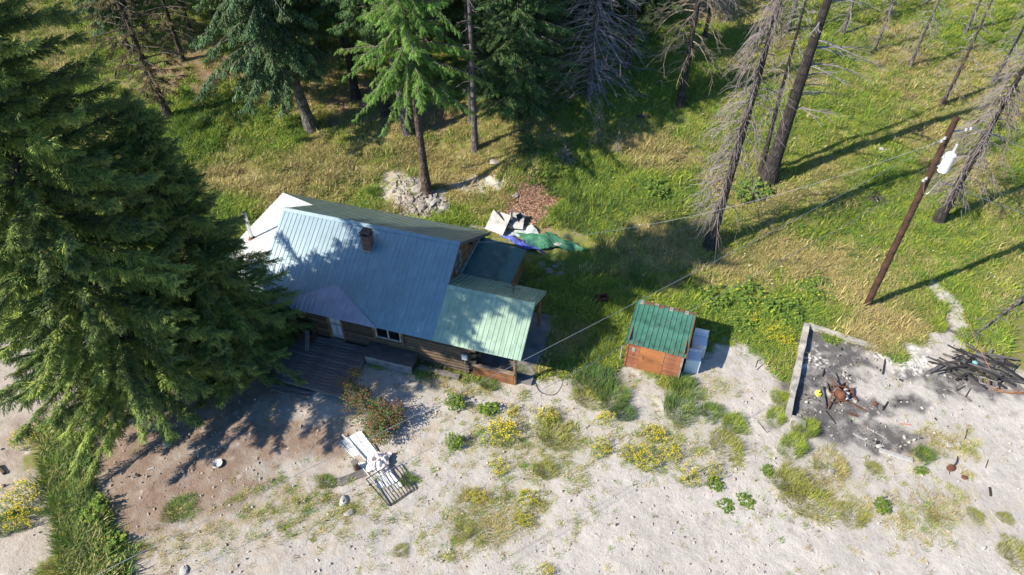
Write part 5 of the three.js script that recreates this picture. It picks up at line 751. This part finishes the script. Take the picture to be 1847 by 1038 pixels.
plankThing('white_lath', 'white splintered lath on the front of the burnt floor', 'lath', [14.88, -17.42], [15.29, -17.08], 0.07, 0.03, CHALK);
plankThing('white_lath', 'thin bent white lath right of the splintered one', 'lath', [15.65, -17.71], [16.25, -17.13], 0.03, 0.03, CHALK);
plankThing('rusty_strip', 'flat rusty strip in front of the rusty heap', 'scrap metal', [15.02, -18.54], [15.44, -18.33], 0.1, 0.02, MAT.rust);
plankThing('broken_slab', 'long broken white concrete slab below the burnt floor', 'slab', [15.69, -16.57], [16.89, -16.05], 0.22, 0.12, CHALK, -0.04);
plankThing('red_rod', 'thin red rod lying in the sand right of the burnt floor', 'rod', [17.16, -17.94], [17.6, -17.88], 0.03, 0.03, M([0.6, 0.14, 0.1]));
lump('white_stone', 'white stone just above the broken slab', 'stone', [15.77, -16.77], 0.12, CHALK, 231); lump('white_stone', 'white stone right of the bent white lath', 'stone', [17.05, -17.22], 0.09, CHALK, 232);
lump('pale_stone', 'pale stone in the lower left corner of the foundation', 'stone', [12.76, -18.3], 0.17, STONE[2], 233); lump('pale_stone', 'round pale stone in the dry grass below the foundation', 'stone', [13.26, -15.5], 0.15, STONE[2], 234);
lump('white_stone', 'left one of two flat white stones in the right sand', 'stone', [18.81, -16.82], 0.17, CHALK, 235, null, 0.3); lump('white_stone', 'right one of two flat white stones in the right sand', 'stone', [19.21, -16.85], 0.15, CHALK, 236, null, 0.3);
lump('rusty_lump', 'small rusty can right of the rusty heap', 'scrap metal', [16.48, -19.03], 0.11, MAT.rust, 237); lump('rusty_lump', 'small rusty lump in the right hand sand', 'scrap metal', [18.7, -15.26], 0.1, MAT.rust, 238);
{ const [x, z] = [18.36, -15.71], o = thing('rusty_shovel', 'rusty shovel blade with a bent dark handle in the right sand', 'shovel', [x, 0.02, z], 0.5); const g = new THREE.SphereGeometry(0.2, 10, 6, 0, 6.3, 0, 1.3).scale(1.3, 0.4, 0.8); mesh('blade', g, MAT.rust, o); mesh('handle', new MB().tube([[0.15, 0.06, 0], [0.4, 0.08, -0.06], [0.72, 0.05, -0.22]], 0.025, 6).geo(), MAT.logs[2], o); }
plankThing('dark_stick', 'short dark stick near the right edge of the sand', 'stick', [19.5, -14.8], [19.34, -14.41], 0.07, 0.05, MAT.logs[2]); plankThing('dark_stick', 'thin dark stick above the rusty shovel', 'stick', [19.58, -17.08], [19.94, -17.56], 0.03, 0.03, MAT.logs[2]); plankThing('dark_stick', 'thin stick above the short dark stick near the right edge', 'stick', [19.8, -15.71], [20.12, -16.11], 0.03, 0.03, MAT.logs[2]);
plankThing('dark_stick', 'thin stick lying left of the foundation wall', 'stick', [11.61, -21.18], [11.83, -21.63], 0.03, 0.03, MAT.logs[2]); plankThing('dark_stick', 'thin twig below the stick left of the foundation', 'stick', [11.62, -21.01], [11.96, -21.32], 0.025, 0.025, MAT.logs[2]); plankThing('dark_stick', 'long thin stick pointing down from the shed row clumps', 'stick', [10.91, -18.03], [11.14, -17.45], 0.03, 0.03, MAT.greyWood);
// scattered crumbs of char and plaster on the floor
{ const r = rng(240), a = new MB(), b = new MB(); for (let k = 0; k < 420; k++) { const x = 12.4 + r() * 9.5, z = -16.3 - r() * 6.8, Z = zones(x, z); if (r() > Z.ash * 1.3 + 0.05) continue; const s = 0.015 + r() * r() * 0.06, t = new THREE.Matrix4().makeRotationY(r() * 6), m = r() < 0.55 ? a : b; m.box(x, terrain(x, z) + s * 0.3, z, s * (1 + r() * 3), s, s, t); }
  tag(mesh('charcoal_crumbs', a.geo(), CHAR[0]), 'charcoal crumbs strewn over the burnt floor', 'debris', null, 'stuff'); tag(mesh('plaster_crumbs', b.geo(), CHALK), 'white plaster crumbs strewn over the burnt floor', 'debris', null, 'stuff'); }
// pebbles and clods in the sand
{ const r = rng(250), g = new THREE.IcosahedronGeometry(1, 0), L = [], col = new THREE.Color(), q = new THREE.Quaternion(), e = new THREE.Euler(); for (let k = 0; k < 8000; k++) { const x = (r() * 2 - 1) * 24, z = -9 - 15 * r(); if (zones(x, z).sand < 0.6 || nearHouse(x, z) || inShed(x, z)) continue; const s = 0.008 + 0.05 * r() ** 5 + 0.01 * r(); e.set(r() * 6, r() * 6, r() * 6); L.push([new THREE.Matrix4().compose(new THREE.Vector3(x, terrain(x, z) + s * 0.2, z), q.setFromEuler(e), new THREE.Vector3(s * (1 + r()), s * 0.7, s)), r()]); }
  const im = new THREE.InstancedMesh(g, M([1, 1, 1]), L.length); im.name = 'pebbles'; im.castShadow = im.receiveShadow = true; L.forEach(([m, v], n) => { im.setMatrixAt(n, m); v < 0.6 ? col.setRGB(0.42 + 0.1 * v, 0.38 + 0.1 * v, 0.33 + 0.1 * v) : v < 0.95 ? col.setRGB(0.33, 0.27, 0.22) : col.setRGB(0.14, 0.1, 0.07); im.setColorAt(n, col); }); tag(im, 'small pebbles, clods and bits of bark on the sandy yard', 'pebbles', null, 'stuff'); scene.add(im); }
// ---------------------------------------------------------------- pile of white siding with an iron railing
{
  const r = rng(260), steel = [[0.8, 0.82, 0.8], [0.74, 0.77, 0.76], [0.84, 0.84, 0.82]].map((c) => MP(c, { roughness: 0.5 })), labels = ['widest white metal siding sheet, leftmost in the pile by the shrub', 'white siding sheet second from the left in the pile', 'white siding sheet in the middle of the pile', 'white siding sheet on the right side of the pile', 'narrow white trim lying along the left of the siding pile', 'narrow white trim lying across the siding pile', 'white trim under the cloth at the right of the siding pile'];
  const run = [[[-7.25, -17.17], [-5.29, -14.81], 0.36, 0.03], [[-6.98, -17.31], [-5.02, -14.86], 0.34, 0.07], [[-6.74, -17.45], [-4.81, -14.96], 0.34, 0.11], [[-6.47, -17.25], [-4.56, -14.81], 0.26, 0.05], [[-7.45, -16.94], [-5.85, -15.27], 0.07, 0.03], [[-7.37, -17.28], [-5.59, -15.37], 0.06, 0.16], [[-6.05, -16.86], [-5.17, -15.63], 0.12, 0.06]];
  run.forEach(([a, b, w, y], k) => { const L = Math.hypot(b[0] - a[0], b[1] - a[1]), o = thing(k < 4 ? 'siding_sheet' : 'metal_trim', labels[k], k < 4 ? 'siding' : 'trim', [(a[0] + b[0]) / 2, y, (a[1] + b[1]) / 2], -Math.atan2(b[1] - a[1], b[0] - a[0]) + (r() - 0.5) * 0.04, 'pile of white siding'), m = new MB(), pr = k < 4 ? [[-w / 2, 0], [-w / 2 + 0.012, 0.022], [-w / 2 + 0.03, 0.022], [-w / 2 + 0.04, 0], [0, 0], [w / 2 - 0.04, 0], [w / 2 - 0.03, 0.022], [w / 2, 0.022]] : [[-w / 2, 0.03], [-w / 2, 0], [w / 2, 0], [w / 2, 0.03]];
    for (let n = 0; n < pr.length - 1; n++) { const [za, ya] = pr[n], [zb, yb] = pr[n + 1]; m.face([[-L / 2, ya, za], [L / 2, ya, za], [L / 2, yb, zb], [-L / 2, yb, zb]]); m.face([[-L / 2, ya - 0.004, za], [-L / 2, yb - 0.004, zb], [L / 2, yb - 0.004, zb], [L / 2, ya - 0.004, za]]); } mesh(k < 4 ? 'sheet' : 'strip', m.geo(), steel[k % 3], o); });
  { const [x, z] = [-5.6, -15.9], o = mesh('crumpled_cloth', (() => { const g = new THREE.PlaneGeometry(0.85, 0.8, 28, 28).rotateX(-Math.PI / 2), p = g.attributes.position; for (let k = 0; k < p.count; k++) { const a = p.getX(k), c = p.getZ(k), d = Math.hypot(a / 0.42, c / 0.4); p.setXYZ(k, a * (1 + 0.2 * vnoise(a * 6, c * 6)), 0.26 * Math.max(0, 1 - d * d * 0.7) * (0.4 + vnoise(a * 9 + 3, c * 9)) + 0.09 * Math.abs(Math.sin(a * 17 + 5 * vnoise(a * 5, c * 5)) * Math.cos(c * 15)), c * (1 + 0.25 * vnoise(c * 5, a * 7))); } g.computeVertexNormals(); return g; })(), M([0.72, 0.66, 0.64], { roughness: 0.95 })); o.position.set(x, 0.13, z); tag(o, 'crumpled white cloth lying on the siding pile', 'cloth'); }
  { const [x, z] = [-6.5, -15.69], o = thing('pipe_stump', 'short upright brown pipe standing beside the siding pile', 'pipe', [x, 0, z]); mesh('shaft', new THREE.CylinderGeometry(0.12, 0.13, 0.5, 14).translate(0, 0.22, 0), M([0.22, 0.14, 0.1], { map: T.blotch }), o); mesh('cap', new THREE.CylinderGeometry(0.15, 0.15, 0.06, 14).translate(0, 0.5, 0), M([0.3, 0.27, 0.23], { map: T.blotch }), o); }
  { const [x, z] = [-6.5, -15.32], o = mesh('grey_board', bevelBox(1.25, 0.025, 0.42, 0.006), M([0.33, 0.31, 0.3], { map: T.wood })); o.position.set(x, 0.02, z); o.rotation.y = 0.45; tag(o, 'flat grey board beside the short brown pipe', 'board'); }
  { const p = ['660,875', 0], a = [-5.95, -15.01], b = [-4.9, -13.97], c = [-3.96, -14.71], o = thing('iron_railing', 'black iron railing lying askew over the end of the siding pile', 'railing', [a[0], 0, a[1]]), A = [0, 0.3, 0], B = [b[0] - a[0], 0.06, b[1] - a[1]], C = [c[0] - a[0], 0.1, c[1] - a[1]], D = [C[0] - B[0] + A[0], 0.34, C[2] - B[2] + A[2]], ln = (p, q, s) => p.map((v, n) => mix(v, q[n], s));
    mesh('rail', bar(B, C, 0.035, 0.035), MAT.black, o); mesh('rail', bar(A, D, 0.03, 0.03), MAT.black, o); mesh('end_post', bar(A, B, 0.04, 0.04), MAT.black, o); mesh('end_post', bar(D, C, 0.04, 0.04), MAT.black, o); for (let k = 1; k < 9; k++) mesh('baluster', bar(ln(A, D, k / 9), ln(B, C, k / 9), 0.016, 0.016), MAT.black, o); mesh('foot_plate', boxGeo(0.1, 0.015, 0.1).translate(A[0] + 0.2, 0.26, A[2] + 0.22), MAT.black, o); }
}
lump('white_stone', 'white stone below the flat grey board', 'stone', [-6.76, -14.21], 0.19, CHALK, 271); lump('white_stone', 'white stone right below the one by the grey board', 'stone', [-6.44, -13.66], 0.18, STONE[2], 272); lump('white_stone', 'tiny white stone left of the two by the grey board', 'stone', [-7.27, -13.63], 0.07, CHALK, 273);
plankThing('white_stick', 'short white stick right of the white stones', 'stick', [-5.99, -13.45], [-5.58, -13.61], 0.04, 0.03, CHALK); plankThing('white_scrap', 'scrap of white paper on the brown needle litter', 'scrap', [-15.23, -15.63], [-14.99, -15.74], 0.09, 0.015, CHALK); plankThing('dark_scrap', 'small dark scrap left of the paper scrap', 'scrap', [-15.62, -15.4], [-15.45, -15.32], 0.08, 0.05, MAT.dark);
lump('white_stone', 'white stone under the lowest spruce boughs', 'stone', [-14.85, -16.91], 0.17, CHALK, 274); lump('white_stone', 'crumbled white lump at the bottom edge of the yard', 'stone', [-12.18, -11.36], 0.2, CHALK, 275, null, 0.3);
{ const [x, z] = [-12.35, -15.87], o = thing('enamel_basin', 'pale enamel basin lying in the spruce shade', 'basin', [x, 0.02, z]); mesh('bowl', new THREE.LatheGeometry([[0, 0.01], [0.12, 0.015], [0.17, 0.09], [0.21, 0.1], [0.21, 0.11], [0.165, 0.1], [0.115, 0.025], [0, 0.02]].map(([a, b]) => new THREE.Vector2(a, b)), 18), M([0.6, 0.6, 0.62], { roughness: 0.4 }), o); mesh('rim', new THREE.TorusGeometry(0.21, 0.012, 6, 20).rotateX(Math.PI / 2).translate(0, 0.105, 0), MAT.zinc, o); }
plankThing('wooden_post', 'stub of a wooden post lying at the left edge below the spruce', 'post', [-21.54, -15.79], [-21.06, -15.42], 0.12, 0.12, MAT.logs[3]);
// ---------------------------------------------------------------- rocks, mound and junk behind the cabin
{
  const names = ['largest pale rock at the foot of the larch', 'pale rock on the upper left of the rock bank', 'big pale rock low on the rock bank right of the larch foot', 'pale rock in the middle of the rock bank', 'left pale rock of the rock bank', 'rightmost rock of the rock bank', 'small rock at the far left of the rock bank', 'pale rock at the lower edge of the rock bank', 'topmost small rock of the bank', 'lower right pale rock of the bank', 'pale rock at the lower left of the bank', 'dark rimmed rock at the end of the rock bank', 'smallest rock at the lower left of the bank', 'rock wedged between the two biggest pale rocks'];
  [[[-5.68, -34.47], .5], [[-6.22, -35.41], .4], [[-4.81, -33.76], .6], [[-5.46, -33.41], .5], [[-6.16, -33.88], .35], [[-4.07, -33.48], .4], [[-6.81, -34.46], .3], [[-5.09, -32.84], .35], [[-7.23, -35.91], .3], [[-4.44, -32.96], .3], [[-5.85, -33.14], .4], [[-3.75, -33.88], .28], [[-6.37, -33.44], .25], [[-5.29, -34.05], .3]].forEach(([p, s], k) => lump('rock', names[k], 'rock', p, s * 0.78, STONE[k % 3], 290 + k, 'rocks of the pale bank', 0.6, -s * 0.2));
  lump('rock', 'grey rock on top of the brown earth mound', 'rock', [0.28, -33.88], 0.28, STONE[1], 310); lump('rock', 'pale rock at the far end of the larch shadow', 'rock', [-1.06, -36.56], 0.3, STONE[2], 311); lump('white_stone', 'bright white stone high on the grassy slope by the utility pole', 'stone', [22.63, -36.34], 0.25, CHALK, 312);
  lump('burnt_stump', 'black burnt stump in the grass below the tan twigged tree', 'stump', [8.37, -39.23], 0.35, CHAR[0], 313); lump('burnt_stump', 'black burnt stump beside the dense dark fir', 'stump', [1.78, -41.18], 0.45, CHAR[0], 314);
  { const [x, z] = [21.1, -32.57], q = rng(315), o = thing('root_clump', 'upturned clump of dark roots on the slope left of the utility pole', 'stump', [x, terrain(x, z), z]), m = new MB(); for (let k = 0; k < 26; k++) { const a = q() * 6.28, l = 0.3 + q() * 0.5; m.tube([[0, 0.1, 0], [Math.cos(a) * l * 0.5, 0.18 + q() * 0.25, Math.sin(a) * l * 0.5], [Math.cos(a) * l, q() * 0.3, Math.sin(a) * l]], [0.035, 0.008], 4, false); } mesh('roots', m.geo(), TWIG.dark, o, 'stuff'); mesh('core', new THREE.IcosahedronGeometry(0.22, 1).scale(1.3, 0.7, 1).translate(0, 0.1, 0), MAT.logs[2], o); }
}
// scrap stacked at the back corner of the cabin
{
  const board = (name, label, a, b, w, h, mat, y, tilt = 0) => plankThing(name, label, 'board', a, b, w, h, mat, y, null, tilt), wd = M([0.62, 0.58, 0.54], { map: T.wood });
  { const [x, z] = [-.37, -31.57], o = thing('white_board_lean', 'white boards leaning together behind the cabin corner', 'boards', [x, terrain(x, z), z]); o.scale.setScalar(1.25); mesh('left_board', boxGeo(0.95, 0.03, 1.0).rotateX(0.6).rotateY(-0.5).translate(-0.35, 0.42, 0.1), MAT.white, o); mesh('right_board', boxGeo(0.7, 0.03, 0.8).rotateX(0.5).rotateY(-0.15).translate(0.5, 0.4, -0.05), MAT.white, o); mesh('strut', bar([-0.5, 0.85, -0.3], [0.25, 0.3, 0.35], 0.06, 0.04), MAT.logs[3], o); mesh('prop', bar([0.85, 0, 0.1], [0.6, 0.7, -0.2], 0.3, 0.03), MAT.dark, o); }
  { const [x, z] = [-.02, -31.54], o = thing('short_post', 'upright pale post behind the cabin corner', 'post', [x, terrain(x, z), z]); mesh('shaft', bevelBox(0.11, 1.35, 0.11, 0.01).translate(0, 0.6, 0), MAT.greyWood, o); mesh('top', boxGeo(0.115, 0.03, 0.115).translate(0, 1.285, 0), wd, o); }
  board('white_plank', 'long white plank behind the main roof eave', [-2.46, -31.75], [-1.09, -31.44], 0.25, 0.05, wd, 0.1);
  const tarp = (name, label, pts, y, mat, sd) => { const m = new MB(), n = 36; const P = (s, t) => { const wob = 0.25 * (vnoise(s * 4 + sd, t * 4) - 0.5), s2 = s + wob * 0.5, t2 = t + 0.5 * (vnoise(s * 5, t * 5 + sd) - 0.5), a = [mix(pts[0][0], pts[1][0], s2), mix(pts[0][1], pts[1][1], s2)], b = [mix(pts[3][0], pts[2][0], s2), mix(pts[3][1], pts[2][1], s2)], x = mix(a[0], b[0], t2), z = mix(a[1], b[1], t2); return [x, terrain(x, z) + 0.04 + y * (0.3 * Math.abs(vnoise(x * 3.5 + sd, z * 3.5) - 0.35) + 0.35 * Math.abs(vnoise(x * 8, z * 8 + sd) - 0.5) + 0.6 * sst(0.45, 0.8, vnoise(x * 1.6, z * 1.6 + sd))), z]; };
    for (let i = 0; i <= n; i++) for (let j = 0; j <= n; j++) m.v(...P(i / n, j / n), i / n * 2, j / n); for (let i = 0; i < n; i++) for (let j = 0; j < n; j++) { const k = i * (n + 1) + j; m.quad(k, k + 1, k + n + 2, k + n + 1); } tag(mesh(name, m.geo(), mat), label, 'tarp'); };
  tarp('grey_tarp', 'grey blue tarp at the back corner of the cabin', [[-1.25, -31.36], [1.02, -31.42], [1.95, -30.48], [-.75, -30.88]], 0.35, M([0.42, 0.48, 0.48], { roughness: 0.6 }), 320);
  tarp('green_tarp', 'crumpled green net tarp on the ground behind the porch', [[0.05, -31], [2.43, -30.59], [4.17, -29.23], [1.3, -29.77]], 0.4, M([0.06, 0.28, 0.15], { roughness: 0.7, map: rep(T.blotch, 4) }), 321);
  tarp('blue_tarp', 'crumpled blue tarp below the green tarp behind the porch', [[-.59, -30.69], [1.22, -30.21], [1.91, -29.17], [0.68, -29.72]], 0.4, M([0.07, 0.1, 0.42], { roughness: 0.55 }), 322);
  { const r = rng(330); for (let k = 0; k < 15; k++) { const s = k / 14, a = [1.94, -29.94], b = [4.17, -29.23], x = mix(a[0], b[0], s), z = mix(a[1], b[1], s) - 0.5 * Math.sin(s * 3.1); lump('edging_stone', 'white edging stone in the row along the green tarp', 'stone', [x, z + 0.1], 0.12 + 0.06 * r(), STONE[2], 331 + k, 'row of edging stones by the tarp'); }
    const way = [[2.34, -28.41], [1.87, -27.99], [2.66, -28.62], [2.47, -27.75], [2, -27.33], [1.39, -27.21], [2.98, -28.81], [2.21, -28.85], [1.58, -28.52]]; way.forEach((p, k) => lump('path_stone', 'flat stone of the shaded path behind the porch', 'stone', [p[0] + r() * 0.2, p[1]], 0.22 + 0.1 * r(), STONE[k % 2], 350 + k, 'stones of the shaded path', 0.3)); }
  { const [x, z] = [0.43, -26.91], o = thing('old_tyre', 'old wheel lying on the ground behind the porch roof', 'wheel', [x, 0.05, z]); mesh('tyre', new THREE.TorusGeometry(0.32, 0.1, 10, 24).rotateX(Math.PI / 2).translate(0, 0.1, 0), M([0.05, 0.05, 0.055]), o); mesh('rim', new THREE.TorusGeometry(0.2, 0.035, 8, 20).rotateX(Math.PI / 2).translate(0, 0.12, 0), MAT.zinc, o); }
  { const [x, z] = [4.65, -25.49], o = thing('rusty_trough', 'small rusty metal trough in the shaded grass left of the shed', 'trough', [x, terrain(x, z), z], 0.2); for (const s of [-1, 1]) mesh('side', boxGeo(0.6, 0.28, 0.02).rotateX(s * 0.15).translate(0, 0.4, s * 0.16), MAT.rust, o); for (const s of [-1, 1]) mesh('end', boxGeo(0.02, 0.3, 0.34).translate(s * 0.3, 0.4, 0), MAT.rust, o); mesh('bottom', boxGeo(0.58, 0.02, 0.3).translate(0, 0.27, 0), MAT.rust, o); for (const a of [-1, 1]) for (const b of [-1, 1]) mesh('leg', bar([a * 0.27, 0, b * 0.16], [a * 0.27, 0.3, b * 0.13], 0.025, 0.025), MAT.rust, o); }
  { const pts = [[1.07, -20.29], [1.32, -19.7], [1.9, -19.54], [2.27, -19.96], [2.36, -20.55], [2.01, -20.89], [1.34, -20.49], [0.9, -20.76]].map(([x, z]) => new THREE.Vector3(x, 0.04, z)); const o = mesh('black_hose', new MB().tube(new THREE.CatmullRomCurve3(pts).getPoints(40).map((p) => [p.x, p.y, p.z]), 0.018, 5).geo(), MAT.black); tag(o, 'black hose lying in a loop on the sand right of the porch', 'hose'); }
}
// ---------------------------------------------------------------- utility pole, transformer and lines
{
  const [x, z] = [18.4, -25.24], o = thing('utility_pole', 'tall brown utility pole with a white transformer', 'utility pole', [x, terrain(x, z), z]);
  mesh('pole', new MB().tube([[0, -0.3, 0], [-0.05, 4, 0], [-0.1, 8, 0], [-0.14, 10.9, 0]], [0.17, 0.155, 0.14, 0.125], 12).geo(), M([0.13, 0.06, 0.04], { map: rep(T.wood, 1, 1), bumpMap: T.barkBump, bumpScale: 0.01 }), o);
  const grey = MP([0.72, 0.73, 0.74], { roughness: 0.4 }), tr = mesh('transformer', new THREE.LatheGeometry([[0, 0], [0.2, 0], [0.22, 0.03], [0.22, 0.82], [0.24, 0.84], [0.24, 0.88], [0.15, 0.95], [0, 0.97]].map(([a, b]) => new THREE.Vector2(a, b)), 20).translate(0.3, 8.35, 0.12), grey, o);
  mesh('bushing', new THREE.LatheGeometry([[0, 0], [0.06, 0], [0.09, 0.06], [0.05, 0.1], [0.09, 0.16], [0.05, 0.2], [0.08, 0.26], [0.05, 0.32], [0.06, 0.42], [0, 0.46]].map(([a, b]) => new THREE.Vector2(a, b)), 12).translate(0.36, 9.28, 0.12), MAT.white, tr); for (const y of [8.6, 9.05]) mesh('bracket', boxGeo(0.22, 0.07, 0.1).translate(0.06, y, 0.05), grey, tr); for (const s of [-1, 1]) mesh('lug', boxGeo(0.09, 0.07, 0.06).translate(0.3 + s * 0.25, 9.12, 0.14), grey, tr);
  const strand = (a, b, sag, r, name, n = 14) => { const p = []; for (let k = 0; k <= n; k++) { const t = k / n; p.push([mix(a[0], b[0], t), mix(a[1], b[1], t) - sag * 4 * t * (1 - t), mix(a[2], b[2], t)]); } return mesh(name, new MB().tube(p, r, 5, false).geo(), MAT.zinc, o); };
  strand([-0.12, 10.2, 0], [0.95, 10.35, -0.12], 0, 0.035, 'insulator_arm', 3); const ins = [[0.55, 10.3, -0.06], [0.75, 10.33, -0.09], [-0.35, 10.05, 0.2], [-0.5, 9.98, 0.3], [-0.3, 8.05, 0.2], [-0.42, 8.0, 0.27]]; for (const p of ins) mesh('insulator', new THREE.CylinderGeometry(0.05, 0.07, 0.1, 10).translate(...p), MAT.white, o);
  { const p = []; for (let k = 0; k <= 10; k++) { const t = k / 10; p.push([mix(-0.35, 0.35, t), 8.0 - 0.8 * Math.sin(t * 3.14), 0.2]); } mesh('jumper_cable', new MB().tube(p, 0.014, 5, false).geo(), MAT.zinc, o); }
  const W0 = [x, terrain(x, z), z];
  const wire = (label, a, b, sag, r = 0.014) => { const w = [], n = 30; for (let k = 0; k <= n; k++) { const t = k / n; w.push([(b[0] - a[0]) * t, (b[1] - a[1]) * t - sag * 4 * t * (1 - t), (b[2] - a[2]) * t]); } const q = mesh('power_line', new MB().tube(w, r, 4, false).geo(), MAT.zinc); q.position.set(...a); tag(q, label, 'wire'); };
  const gable = house2world(9.1, 3.2, -1.95);
  wire('service wire from the utility pole to the cabin gable', [W0[0] - 0.4, W0[1] + 10.0, W0[2] + 0.25], gable, 1.3, 0.01);
  wire('upper wire from the utility pole crossing the yard to the lower left', [W0[0] - 0.35, W0[1] + 10.0, W0[2] + 0.2], [-10.52, 8, -7.59], 0.25, 0.0095);
  wire('lower wire from the utility pole crossing the yard to the bottom edge', [W0[0] - 0.4, W0[1] + 7.95, W0[2] + 0.25], [-8.75, 7, -8.04], 0.3, 0.008);
  wire('upper power line running from the pole top out at the right edge', [W0[0] + 0.9, W0[1] + 10.35, W0[2] - 0.1], [25.11, 9.8, -21.74], 0.15, 0.016);
  wire('lower power line running from below the transformer out at the right edge', [W0[0] + 0.3, W0[1] + 7.85, W0[2]], [26.4, 7, -20.98], 0.15, 0.016);
}
// rubble and gravel of the bank below the larch and on the earth mound
{ const r = rng(400), a = new MB(), ps = [[-5.56, -34.05], [-6.25, -35.06], [-4.96, -33.32], [-6.3, -33.44], [-4.12, -33.17]]; for (let k = 0; k < 900; k++) { const p = ps[k % 5], x = p[0] + (r() + r() - 1) * 1.3, z = p[1] + (r() + r() - 1) * 0.9, s = 0.03 + 0.15 * r() ** 3; if (nearHouse(x, z)) continue; a.box(x, terrain(x, z) + s * 0.1, z, s * (1 + r()), s, s * (0.8 + r()), new THREE.Matrix4().makeRotationFromEuler(new THREE.Euler(r() * 3, r() * 6, r() * 3))); } tag(mesh('rubble', a.geo(), STONE[0]), 'broken pale rubble spread over the rock bank below the larch', 'rubble', null, 'stuff'); }
// twigs and needle litter that cover the earth mound
{ const r = rng(420), L = [], col = new THREE.Color(), q = new THREE.Quaternion(), e = new THREE.Euler(), g = new THREE.CylinderGeometry(0.006, 0.012, 0.3, 4).rotateZ(Math.PI / 2); for (let k = 0; k < 2600; k++) { const a = r() * 6.28, s = Math.sqrt(r()), x = 1.2 + Math.cos(a) * s * 1.9, z = -33.4 + Math.sin(a) * s * 1.9, h = terrain(x, z); if (nearHouse(x, z)) continue; e.set(0, r() * 6.28, (r() - 0.5) * 0.8); L.push([new THREE.Matrix4().compose(new THREE.Vector3(x, h + 0.03 + 0.06 * r(), z), q.setFromEuler(e), new THREE.Vector3(0.5 + r(), 0.7 + 2 * r(), 0.7 + 2 * r())), r()]); }
  const im = new THREE.InstancedMesh(g, M([1, 1, 1]), L.length); im.name = 'mound_litter'; im.castShadow = im.receiveShadow = true; L.forEach(([m, v], n) => { im.setMatrixAt(n, m); v < 0.6 ? col.setRGB(0.34, 0.19, 0.125) : v < 0.85 ? col.setRGB(0.46, 0.33, 0.24) : col.setRGB(0.17, 0.1, 0.07); im.setColorAt(n, col); }); tag(im, 'reddish brown twigs and needles heaped on the earth mound', 'litter', null, 'stuff'); scene.add(im); }

renderer.render(scene, camera);
